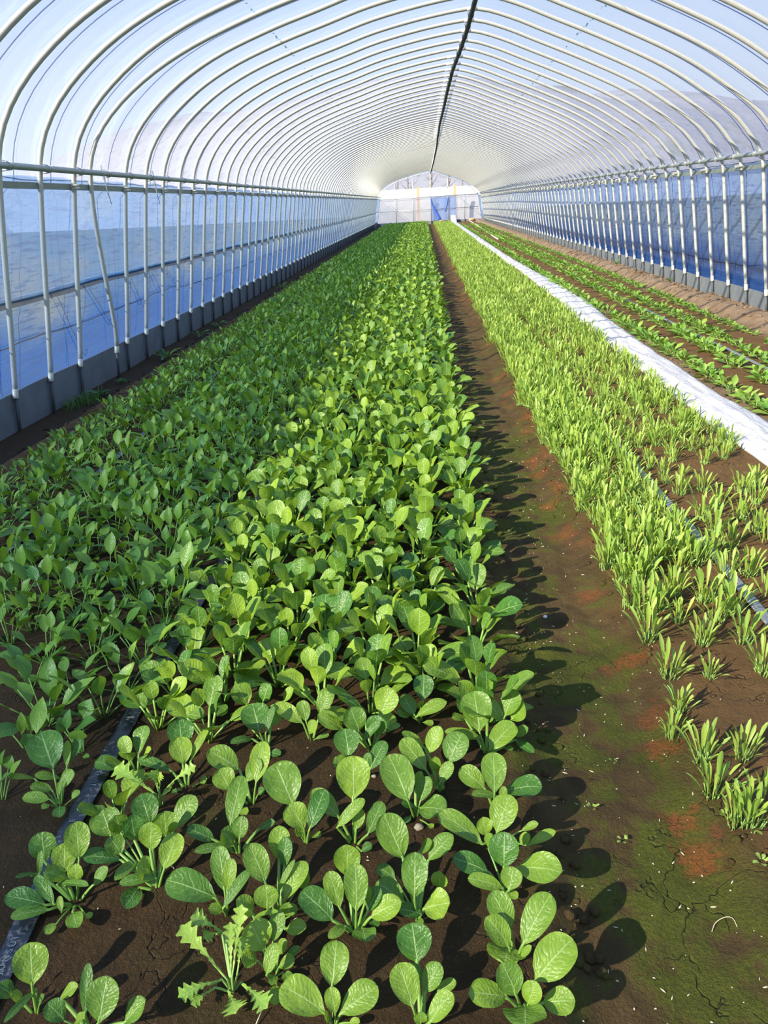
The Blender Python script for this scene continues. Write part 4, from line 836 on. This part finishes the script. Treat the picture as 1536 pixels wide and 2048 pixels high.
def rosette(kind, seed):
    """leaf list of one plant: (stalk foot, blade foot, blade tip, width, face normal, arch, droop)"""
    r = np.random.default_rng(seed); out = []
    if kind == 'komatsuna': n, L, ls, W = r.integers(7, 10), (.062, .088), (.045, .075), .66
    elif kind == 'spinach': n, L, ls, W = r.integers(8, 12), (.050, .078), (.045, .085), .48
    elif kind == 'narrow': n, L, ls, W = r.integers(20, 28), (.058, .098), (.012, .035), .135
    else: n, L, ls, W = r.integers(8, 12), (.045, .066), (.014, .028), .46
    az0 = r.uniform(0, 2*PI)
    for i in range(n):
        f = i/(n-1)                                      # 0 outer .. 1 inner
        az = az0 + i*2.4 + r.uniform(-.35, .35)
        if kind == 'komatsuna': el1 = math.radians(38 + 42*f + r.uniform(-8, 8)); el2 = el1 - math.radians(26*(1-f) + r.uniform(-6, 12)); s = .72 + .28*math.sin(PI*min(1, f*1.1 + .12)) 
        elif kind == 'spinach': el1 = math.radians(30 + 45*f + r.uniform(-10, 10)); el2 = el1 - math.radians(22*(1-f) + r.uniform(-10, 16)); s = .75 + .25*math.sin(PI*min(1, f + .15))
        elif kind == 'narrow': el1 = math.radians(58 + 29*f + r.uniform(-9, 6)); el2 = el1 - math.radians(12*(1-f) + r.uniform(-8, 10)); s = .62 + .38*f + r.uniform(-.1, .1)
        else: el1 = math.radians(20 + 45*f + r.uniform(-8, 8)); el2 = el1 - math.radians(14 + r.uniform(-6, 10)); s = .75 + .25*math.sin(PI*min(1, f + .2))
        d1 = np.array([math.cos(el1)*math.cos(az), math.cos(el1)*math.sin(az), math.sin(el1)])
        az2 = az + r.uniform(-.25, .25)
        d2 = np.array([math.cos(el2)*math.cos(az2), math.cos(el2)*math.sin(az2), math.sin(el2)])
        N = np.array([-math.sin(el2)*math.cos(az2), -math.sin(el2)*math.sin(az2), math.cos(el2)])
        N = N + np.array([-math.sin(az2), math.cos(az2), 0])*r.uniform(-.45, .45)
        lb = r.uniform(*L)*s; lst = r.uniform(*ls)*(.75 + .35*f)
        P0 = np.array([math.cos(az), math.sin(az), 0])*(.006 if kind != 'narrow' else .022*r.uniform(.2, 1)); P0[2] = -.004
        A = P0 + d1*lst; T = A + d2*lb
        out.append((P0, A, T, lb*W*r.uniform(.9, 1.15), N, r.uniform(.02, .07), r.uniform(0, .08), int(seed*40+i)))
    return out
KIND = {
 'komatsuna': dict(shape='oval', cup=.10, crink=.020, mats=('komatsuna', 'stalk'), r=(.0036, .0024)),
 'spinach': dict(shape='point', cup=.12, crink=.006, mats=('spinach', 'stalk'), r=(.0018, .0011)),
 'narrow': dict(shape='spoon', cup=.26, crink=.0, mats=('narrow', 'palestalk'), r=(.0016, .0016)),
 'seedling': dict(shape='point', cup=.14, crink=.006, mats=('seedling', 'palestalk'), r=(.0018, .0013)),
}
LOD = {'komatsuna': [(12, 6, 6), (8, 4, 5), (5, 2, 3)], 'spinach': [(9, 4, 5), (7, 4, 4), (4, 2, 3)], 'narrow': [(6, 2, 4), (5, 2, 4), (3, 2, 3)], 'seedling': [(8, 4, 5), (6, 4, 4), (4, 2, 3)]}
def leaf_into(mb, kind, spec, lod):
    K = KIND[kind]; nl, nw, sd = LOD[kind][lod]
    P0, A, T, W, N, arch, droop, seed = spec
    blade(mb, A, T, W, N, nl, nw, K['shape'], arch, K['cup'], K['crink'] if lod < 2 else 0, droop, 0, 0, seed)
    if kind != 'narrow' or lod < 2: stalk(mb, P0, A, *K['r'], n=3 if lod == 0 else 2, sides=sd if sd % 2 == 0 else sd + 1, mat=1)
VAR = {}
NVAR = 12
for kind in KIND:
    mats = [MAT[m] for m in KIND[kind]['mats']]
    VAR[kind] = []
    for i in range(NVAR):
        specs = rosette(kind, 100 + i*7 + len(kind)*1000)
        leaves = []
        for sp in specs:
            mb = MB(); leaf_into(mb, kind, sp, 0); leaves.append(mb.mesh(kind + '_leaf', mats))
        whole = MB(); far = MB()
        for sp in specs: leaf_into(whole, kind, sp, 1)
        for sp in (specs if kind != 'narrow' else specs[::3] + specs[1::3]): leaf_into(far, kind, sp, 2)
        VAR[kind].append(dict(leaves=leaves, whole=whole.mesh(kind, mats), far=far.arrays(), mats=mats))

# ------------------------------------------------------------------ planting plans (row by row)
FRONT_ROWS = {0: .12, 1: -.04, 2: -.172, 3: -.30, 4: -.415, 5: -.57, 6: -.70}
def row_points(x, y0, y1, step, jx, jy, rr, xf=None, miss=0.0):
    y = y0; out = []
    while y < y1:
        if rr.random() >= miss:
            xx = (xf(y) if xf else x) + rr.uniform(-jx, jx)
            out.append((xx, y + rr.uniform(-jy, jy)))
        y += step*rr.uniform(.88, 1.12)
    return out
PLANTS = {k: [] for k in KIND}          # (row, x, y, rz, scale)
rr = random.Random(3)
hand_rows = {}
for hx, hy, ls in HAND:
    hand_rows.setdefault(min(FRONT_ROWS, key=lambda k: abs(FRONT_ROWS[k]-hx)) if hx > -.78 else (7 if hx > -.93 else 8), []).append(hy)
starts = {0: 1.53, 1: 1.66, 2: 1.56, 3: 1.61, 4: 1.70, 5: 1.47, 6: 1.22}
for k, x in FRONT_ROWS.items():
    for (a, b) in row_points(x, starts[k], 45.0, .135, .016, .02, rr):
        grow = np.interp(b, [1.2, 1.8, 3, 45], [.98, 1.25, 1.38, 1.38])
        PLANTS['komatsuna'].append((k, a, b, rr.uniform(0, 6.28), grow*rr.uniform(.85, 1.15)))
SP_ROWS = [-.86, -1.005, -1.15, -1.29, -1.43, -1.56, -1.80, -1.93, -2.06]
sp_start = {0: 1.56, 1: 1.56}
for k, x in enumerate(SP_ROWS):
    for (a, b) in row_points(x, sp_start.get(k, 1.3 + .2*k), 45.0, .115, .025, .03, rr, miss=.02):
        PLANTS['spinach'].append((k, a, b, rr.uniform(0, 6.28), rr.uniform(.9, 1.3)*(.92 if k > 6 else 1.25)))
NEAR_NARROW = [(1485,1519),(1405,1522),(1426,1594),(1530,1609),(1474,1656),(1499,1660),(1359,1421),(1345,1463),(1297,1282),(1355,1243),(1405,1289),(1488,1284),(1418,1355),(1339,1351),(1525,1347),(1434,1239),(1409,1202),(1281,1168),(1215,1140),(1260,1160),(1345,1190),(1451,1160),(1496,1152),(1459,1094),(1430,1069),(1405,1040),(1480,1038),(1438,1013),(1513,1065),(1484,986),(1513,1007),(1513,970),(1405,982),(1360,990),(1537,1090),(1533,1197),(1330,1120),(1390,1130),(1262,1215),(1290,1235),(1235,1105),(1290,1095),(1350,1075),(1318,1215),(1225,1065),(1420,1120),(1465,1225)]
def unproject(px, py, z=0.0):
    c = np.array([px-CXP, CYP-py, -F_PX]); w = RC.T @ c; t_ = (z-EYE)/w[2]
    return float(w[0]*t_), float(w[1]*t_)
NR_ROWS = [.63, .72, .81, .895, 1.04, 1.14, 1.25, 1.36, 1.46]
small = {0: .85, 1: .85, 2: .82, 3: .85, 4: .75, 5: .8, 7: .6, 9: .75, 10: .75, 12: .55, 6: .7, 13: .85}
near_narrow_xy = [NEAR_NARROW_W[i] for i in range(len(NEAR_NARROW_W))] if 'NEAR_NARROW_W' in globals() else [unproject(*p) for p in NEAR_NARROW]
for i, (a, b) in enumerate(near_narrow_xy):
    k = min(range(len(NR_ROWS)), key=lambda j: abs(NR_ROWS[j]-a))
    PLANTS['narrow'].append((k, a, b, rr.uniform(0, 6.28), small.get(i, 1.0)*rr.uniform(1.05, 1.25)))
for k, x in enumerate(NR_ROWS):
    y0 = 2.25 + .04*k if x < .95 else 2.75 + .1*k
    for (a, b) in row_points(x, y0, 45.0, .075 if x < .95 else .10, .03, .03, rr, miss=.0 if x < .95 else .10):
        if b > 4.5 and rr.random() < .0: continue
        sc = np.interp(b, [2, 3, 5], [.95, 1.05, 1.2]) if x < .95 else np.interp(b, [2.5, 4, 6], [.7, .9, 1.2])
        PLANTS['narrow'].append((k, a, b, rr.uniform(0, 6.28), sc*rr.uniform(.8, 1.15)))
        if b > 3.6 and rr.random() < (.55 if x < .95 else .45):
            PLANTS['narrow'].append((k, a + rr.uniform(-.05, .05), b + rr.uniform(.03, .06), rr.uniform(0, 6.28), sc*rr.uniform(.8, 1.1)))
SD_ROWS = [1.905, 2.20, 2.48, 2.77]
sxf = [lambda y: 1.905, lambda y: np.interp(y, [5, 9, 13, 40], [2.19, 2.24, 2.30, 2.3]), lambda y: np.interp(y, [5, 7, 10], [2.43, 2.48, 2.53]), lambda y: np.interp(y, [6, 10, 20], [2.76, 2.83, 2.85])]
for k in range(4):
    for (a, b) in row_points(0, (4.0, 4.9, 5.4, 6.0)[k], 40.0, .125, .022, .03, rr, xf=sxf[k], miss=.08 if k < 3 else .15):
        sc = (1.6, 1.55, 1.4, 1.15)[k]*(np.interp(b, [6, 8], [.65, 1]) if k == 3 else 1)
        PLANTS['seedling'].append((k, a, b, rr.uniform(0, 6.28), sc*rr.uniform(.8, 1.15)))

ROWNAME = {
 'komatsuna': ['row beside the bare path', 'second row from the bare path', 'third row from the bare path', 'fourth row from the bare path', 'fifth row from the bare path', 'sixth row from the bare path', 'row just right of the black drip tape'],
 'spinach': ['row just left of the black drip tape', 'second row left of the black drip tape', 'third row left of the black drip tape', 'fourth row left of the black drip tape', 'fifth row left of the black drip tape', 'row just right of the grey drip tape', 'row just left of the grey drip tape', 'second row from the left wall', 'row nearest the left wall'],
 'narrow': ['row along the right edge of the bare path', 'second row right of the bare path', 'third row right of the bare path', 'row just left of the dusty drip tape', 'row just right of the dusty drip tape', 'second row right of the dusty drip tape', 'third row right of the dusty drip tape', 'second row left of the white fabric strip', 'row beside the white fabric strip'],
 'seedling': ['row beside the white fabric strip', 'row left of the thin drip tape', 'row right of the thin drip tape', 'row nearest the right wall'],
}
WHAT = {'komatsuna': ('mustard_spinach', 'round-leaved green', 'leafy vegetable'), 'spinach': ('spinach_plant', 'pointed-leaf spinach', 'spinach'), 'narrow': ('narrow_leaf_greens', 'pale narrow-leaved clump', 'leafy vegetable'), 'seedling': ('seedling', 'small green seedling', 'seedling')}
def nth(i): return 'nearest camera' if i == 0 else '%s from camera' % ORD[i]
def row_label(kind, row, i):
    return '%s, %s, %s' % (WHAT[kind][1], ROWNAME[kind][row], nth(i))

# ------------------------------------------------------------------ foreground plants, leaf by leaf
def hand_plant(name, x, y, leaves, kind, label, cat, group, blade_kw, r, leafmat, stalkmat, seed):
    root = empty(name, (x, y, gz(x, y)), label, cat, group)
    base = np.array([x, y, gz(x, y)])
    rg = np.random.default_rng(seed)
    for i, l in enumerate(leaves):
        A = np.array(l[:3]) - base; T = np.array(l[3:6]) - base; W = l[6]
        d = unit(T - A); up = np.array([0, 0, 1.0]); tocam = unit(np.array([0, 0, EYE]) - np.array(l[3:6]))
        N = (up - d*np.dot(up, d)) + 0.55*tocam + rg.normal(0, .10, 3)
        mb = MB()
        lobed = 'lobes' in blade_kw; kw = dict(blade_kw); kw['seed'] = seed*50 + i
        small_ = np.linalg.norm(T - A) < .04
        blade(mb, A, T, W*(1.35 if lobed else 1.04), N, arch=float(rg.uniform(.03, .08)), droop=0.0, **kw)
        lo = link('leaf', mb.mesh('leaf', leafmat), root)
        P0 = np.array([0, 0, -.004]) + np.array([A[0], A[1], 0])*min(.25, .008/(np.linalg.norm(A[:2]) + 1e-6))
        Nn = unit(N - d*np.dot(N, d))
        sb = MB(); k = .55 if small_ else 1.0
        Am = A + (T-A)*.12 - Nn*.0012
        stalk(sb, P0, A, r[0]*k, r[1]*k, n=6, sides=8, lift=.3, extend=[Am, A + (T-A)*.3 - Nn*.0008])
        link('leaf_stalk', sb.mesh('leaf_stalk', stalkmat), lo)
    return root
order = {}
allp = []                                     # one order along every row, hand-set plants first
for i, (hx, hy, ls) in enumerate(HAND):
    kind = 'komatsuna' if hx > -.78 else 'spinach'
    row = (min(FRONT_ROWS, key=lambda k: abs(FRONT_ROWS[k]-hx)) if kind == 'komatsuna' else (0 if hx > -.93 else 1))
    allp.append((kind, row, hy, i))
allp.sort(key=lambda p: p[2])
for kind, row, hy, i in allp:
    c = order.get((kind, row), 0); order[(kind, row)] = c + 1
    hx, hy, ls = HAND[i]
    nm, what, cat = WHAT[kind]
    hand_plant(nm, hx, hy, ls, kind, row_label(kind, row, c), cat, ROWNAME[kind][row].replace('row', 'plants of the row', 1),
               dict(nl=20, nw=10, shape='oval' if kind == 'komatsuna' or i == 23 else 'point', cup=.09, crink=.020 if kind == 'komatsuna' or i == 23 else .008),
               (.0040, .0026) if kind == 'komatsuna' else (.0024, .0016),
               MAT['komatsuna'] if kind == 'komatsuna' or i == 23 else MAT['spinach'], MAT['stalk'], 500 + i)
for i, (hx, hy, ls) in enumerate(MIZ):
    hand_plant('serrated_mustard', hx, hy, ls, 'mizuna', ('pale green jagged-leaved mustard plant in the bare foreground soil' if i == 0 else 'small pale jagged-leaved mustard plant right of the black drip tape'), 'leafy vegetable', None,
               dict(nl=48, nw=6, shape='jag', cup=.05, crink=.0, lobes=6.4), (.0026, .0018), MAT['mizuna'], MAT['palestalk'], 900 + i)

# ------------------------------------------------------------------ the rest of the rows
def place(kind):
    pl = PLANTS[kind]
    dist = lambda p: math.hypot(p[1], p[2])
    ins = sorted([p for p in pl if in_frame((p[1], p[2], .05), -4 if p[2] < 3 else 10)], key=dist)
    used = sum(1 for a in allp if a[0] == kind)
    near = ins[:300 - used]
    ids = set(id(p) for p in near)
    rest = [p for p in pl if id(p) not in ids and p[2] > 1.0]
    rows = {}
    for p in near: rows.setdefault(p[0], []).append(p)
    cut = {'komatsuna': 4.0, 'spinach': 4.0, 'narrow': 2.6, 'seedling': 7.0}[kind]
    nm, what, cat = WHAT[kind]
    for row, ps in rows.items():
        ps.sort(key=lambda p: p[2])
        for p in ps:
            c = order.get((kind, row), 0); order[(kind, row)] = c + 1
            if c < 20: lab, grp = row_label(kind, row, c), ROWNAME[kind][row].replace('row', 'plants of the row', 1)
            else: lab, grp = '%s far along the %s' % (what, ROWNAME[kind][row]), ROWNAME[kind][row].replace('row', 'farther plants of the row', 1)
            v = VAR[kind][rr.randrange(NVAR)]
            loc = (p[1], p[2], gz(p[1], p[2]))
            if p[2] < cut:
                o = empty(nm, loc, lab, cat, grp, p[3], p[4])
                for me in v['leaves']: link('leaf', me, o)
            else:
                o = link(nm, v['whole']); o.location = loc; o.rotation_euler = (0, 0, p[3]); o.scale = (p[4],)*3
                prep(o, lab, cat, grp)
    # everything farther away: one carpet of leaves nobody could count
    Vs, Fs, Us, Ms = [], [], [], []; n = 0
    for p in rest:
        v, f, uv, m = VAR[kind][rr.randrange(NVAR)]['far']
        c, s = math.cos(p[3])*p[4], math.sin(p[3])*p[4]
        w = np.column_stack([v[:, 0]*c - v[:, 1]*s + p[1], v[:, 0]*s + v[:, 1]*c + p[2], v[:, 2]*p[4] + gz(p[1], p[2])])
        Vs.append(w); Fs.append(f + n); Us.append(uv); Ms.append(m); n += len(v)
    far_name = {'komatsuna': 'distant_mustard_spinach', 'spinach': 'distant_spinach', 'narrow': 'distant_narrow_leaf_greens', 'seedling': 'distant_seedlings'}[kind]
    far_label = {'komatsuna': 'dense carpet of round-leaved greens left of the path towards the far end', 'spinach': 'dense carpet of spinach along the left wall towards the far end', 'narrow': 'dense pale carpet of narrow-leaved greens between path and white strip', 'seedling': 'distant rows of small seedlings by the right wall'}[kind]
    o = link(far_name, mesh_from(far_name, np.concatenate(Vs), np.concatenate(Fs), np.concatenate(Us), np.concatenate(Ms), VAR[kind][0]['mats']))
    prep(o, far_label, cat, None, 'stuff')
    print(kind, len(near), len(rest), [round(p[2], 2) for p in near[-1:]])
for kind in KIND: place(kind)

# one yellowed seedling at the near end of the seedling row
ysp = rosette('seedling', 4242)
x, y = 1.90, 4.52
root = empty('seedling', (x, y, gz(x, y)), 'yellowed seedling on bare soil near the white fabric strip', 'seedling', None, 0.4, 1.35)
for sp in ysp:
    mb = MB(); leaf_into(mb, 'seedling', sp, 0); prep(link('leaf', mb.mesh('leaf', [MAT['yellow'], MAT['palestalk']]), root), 'yellowed leaf')

# ------------------------------------------------------------------ weeds, sprouts, stones and litter
def weed(x, y, n, L, W, el, label, seed, mat='weed', lobes=0, name='weed', cat='weed', group=None):
    r = np.random.default_rng(seed)
    root = empty(name, (x, y, gz(x, y)), label, cat, group)
    for i in range(n):
        az = i*2.4 + r.uniform(-.3, .3); e = math.radians(el + r.uniform(-14, 14)); l = L*r.uniform(.7, 1.1)
        d = np.array([math.cos(e)*math.cos(az), math.cos(e)*math.sin(az), math.sin(e)])
        N = np.array([-math.sin(e)*math.cos(az), -math.sin(e)*math.sin(az), math.cos(e)])
        mb = MB(); blade(mb, d*.006 + np.array([0, 0, .004]), d*l + np.array([0, 0, .004]), W*r.uniform(.85, 1.15), N, 18 if lobes else 8, 4, 'lance', .06, .1, 0, .15, 0, lobes, seed*30 + i)
        link('leaf', mb.mesh('leaf', MAT[mat]), root)
weed(-2.44, 6.95, 11, .20, .035, 28, 'jagged green weed with long leaves by the left skirting', 1, lobes=5)
weed(-2.50, 5.95, 7, .07, .035, 30, 'small pale weed on dark soil between the nearest left posts', 2)
weed(-2.47, 8.2, 8, .16, .03, 25, 'green weed by the left skirting beyond the long-leaved one', 3, lobes=4)
weed(-2.46, 8.9, 7, .14, .03, 25, 'green weed farther along the left skirting', 4, lobes=4)
weed(-2.42, 13.0, 8, .18, .03, 30, 'distant green weed along the left skirting', 5, lobes=4)
weed(3.12, 13.0, 7, .12, .03, 45, 'green weed at the foot of the right skirting, farther one', 6)
weed(3.13, 10.2, 6, .09, .025, 45, 'green weed at the foot of the right skirting, nearer one', 7)
weed(-2.50, 5.50, 9, .11, .05, 35, 'leafy dark weed against the left skirting beside the grass', 8)
r = np.random.default_rng(12); mb = MB()
for i in range(160):
    bx, by = r.normal(0, .05), r.normal(0, .12); az = r.uniform(0, 6.28); e = r.uniform(.7, 1.4); l = r.uniform(.05, .13)
    d = np.array([math.cos(e)*math.cos(az), math.cos(e)*math.sin(az), math.sin(e)])
    blade(mb, (bx, by, 0), np.array([bx, by, 0]) + d*l, .006, np.array([-math.sin(e)*math.cos(az), -math.sin(e)*math.sin(az), math.cos(e)]), 4, 2, 'lance', .05, .2, 0, .2)
o = link('grass_tuft', mb.mesh('grass_tuft', MAT['weed'])); o.location = (-2.53, 5.28, gz(-2.53, 5.28)); prep(o, 'tuft of dark grass against the left skirting in the shade', 'grass')
for i, (px, py, L, lab) in enumerate(((1184,1624,.018,'tiny pale sprout on the mossy path right of the leaf row'), (1246,1684,.016,'tiny flat sprout on the mossy path near its middle'), (1516,1768,.020,'tiny four-leaved sprout on dark soil at the right edge'), (1226,1530,.012,'tiny white-tipped sprout on the path near the red crust'), (1446,1668,.022,'tiny thin sprout below the narrow-leaved clumps'))):
    a, b = unproject(px, py, -.04)
    weed(a, b, 5, L, L*.4, 30, lab, 40 + i, 'narrow', 0, 'sprout', 'sprout', 'sprouts on the bare path')
def stone(name, px, py, s, mat, label, cat, z=0.0, w=None, group=None):
    a, b = w if w else unproject(px, py, z)
    mb = MB(); n = 10; L = []
    for i in range(n+1):
        for j in range(14):
            th = PI*i/n; ph = 2*PI*j/14
            v = np.array([math.sin(th)*math.cos(ph), math.sin(th)*math.sin(ph), math.cos(th)])
            rr_ = s*(1 + .3*noise.noise(Vector(v*1.6 + np.array([px, py, 0]))))
            L.append(v*rr_*np.array([1.15, .9, .75]))
    mb.add(L, grid_faces(n, 14, True)[:, ::-1].copy())
    o = link(name, mb.mesh(name, mat)); o.location = (a, b, gz(a, b) + s*.45); prep(o, label, cat, group)
stone('pebble', 838, 1658, .0085, MAT['pebble'], 'round grey pebble between the leafy rows in the foreground', 'pebble')
stone('pebble', 748, 1552, .005, MAT['pebble'], 'small brown pebble beside the fourth leafy row', 'pebble')
stone('crumb', 1090, 1235, .006, MAT['white'], 'tiny white crumb lying on the dark mossy path', 'crumb', -.045)
stone('stone', 0, 1, .14, MAT['stone'], 'tan stone at the far end between the green beds', 'stone', w=(1.05, 45.6))
stone('stone', 0, 2, .16, MAT['stone'], 'tan stone at the far end right of the white strip', 'stone', w=(2.75, 45.6))
pts = [unproject(*p, -.03) for p in ((1424,1862),(1430,1850),(1447,1844),(1463,1848),(1474,1865))]
mb = MB(); tube(mb, smooth_path([(a, b, gz(a, b) + .003 + .006*math.sin(i)) for i, (a, b) in enumerate(pts)], 24), .0008, 5)
prep(link('rootlet', mb.mesh('rootlet', MAT['twig'])), 'thin pale curved rootlet on the path in the lower right', 'root')
pts = [unproject(*p, 0) for p in ((512,2052),(526,2026))]
mb = MB(); tube(mb, [(a, b, gz(a, b) + .004 + .006*i) for i, (a, b) in enumerate(pts)], .001, 5)
prep(link('straw', mb.mesh('straw', MAT['twig'])), 'single dry straw on the soil at the bottom edge', 'straw')
# clods on the dry bank by the right skirting and along the path edges
r = np.random.default_rng(5); mb = MB()
def clod(x, y, s):
    n, m = 5, 8; L = []
    for i in range(n+1):
        for j in range(m):
            th = PI*i/n; ph = 2*PI*j/m
            v = np.array([math.sin(th)*math.cos(ph), math.sin(th)*math.sin(ph), math.cos(th)])
            L.append(v*s*(1 + .45*noise.noise(Vector(v*1.5 + np.array([x*50, y*50, 0]))))*np.array([1.1, 1, .7]) + np.array([x, y, gz(x, y) + s*.25]))
    mb.add(L, grid_faces(n, m, True)[:, ::-1].copy())
for i in range(900):
    y = 4 + 26*r.random()**1.5; clod(r.uniform(2.92, 3.28), y, r.uniform(.006, .022))
for i in range(260):
    y = .9 + 5*r.random()**1.3; clod(r.choice([r.normal(.58, .03), r.normal(.24, .02)]), y, r.uniform(.003, .011))
for i in range(200):
    y = 4 + 12*r.random(); clod(r.normal(1.83, .025), y, r.uniform(.005, .014))
for i in range(260):
    y = 4 + 12*r.random(); clod(r.normal(-2.38, .05), y, r.uniform(.005, .016))
prep(link('soil_clods', mb.mesh('soil_clods', MAT['soil'])), 'crumbly soil clods scattered along path edges and the right bank', 'soil', None, 'stuff')

# pale chaff and grit strewn over the soil
r = np.random.default_rng(8); mb = MB()
for i in range(750):
    y = .75 + 3.6*r.random()**1.4; x = r.uniform(.18, .62) if r.random() < .55 else r.uniform(-1.1, 1.4)
    s_ = r.uniform(.0007, .0018); an = r.uniform(0, 6.28); l = s_*r.choice([1.2, 1.6, 3.5])
    c = np.array([x, y, gz(x, y) + s_*.8]); d = np.array([math.cos(an), math.sin(an), r.uniform(-.2, .4)])
    tube(mb, [c - d*l, c, c + d*l], [s_*.5, s_, s_*.4], 6)
prep(link('chaff', mb.mesh('chaff', MAT['twig'])), 'pale specks of chaff and grit strewn over path and foreground soil', 'chaff', None, 'stuff')

# ------------------------------------------------------------------ light
sun = bpy.data.lights.new('sun', 'SUN'); so = bpy.data.objects.new('sun', sun); COL.objects.link(so)
sun.energy = 12.0; sun.color = (1.0, 0.91, 0.73); sun.angle = math.radians(0.6)
so.rotation_euler = Vector((-1.19, -1.02, 1.0)).to_track_quat('Z', 'Y').to_euler()
so.location = (-20, -15, 20)
w = bpy.data.worlds.new('world'); scene.world = w; w.use_nodes = True
nt = w.node_tree; nt.nodes.clear()
tc = nt.nodes.new('ShaderNodeTexCoord'); sp = nt.nodes.new('ShaderNodeSeparateXYZ'); rp = nt.nodes.new('ShaderNodeValToRGB')
bg = nt.nodes.new('ShaderNodeBackground'); ou = nt.nodes.new('ShaderNodeOutputWorld')
nt.links.new(tc.outputs['Generated'], sp.inputs[0]); nt.links.new(sp.outputs[2], rp.inputs[0])
e = rp.color_ramp.elements
e[0].position = 0.0; e[0].color = (0.84, 0.88, 0.95, 1)
e[1].position = 1.0; e[1].color = (0.24, 0.44, 0.92, 1)
m_ = e.new(0.35); m_.color = (0.43, 0.63, 0.98, 1)
nt.links.new(rp.outputs[0], bg.inputs[0]); bg.inputs[1].default_value = 1.05
nt.links.new(bg.outputs[0], ou.inputs[0])

vs = scene.view_settings
scene.display_settings.display_device = 'sRGB'
vs.view_transform = 'Standard'; vs.look = 'None'; vs.gamma = 1.0; vs.use_curve_mapping = False
vs.exposure = 0.0
scene.cycles.transparent_max_bounces = 14
scene.cycles.max_bounces = 5
scene.cycles.diffuse_bounces = 3
scene.cycles.glossy_bounces = 2
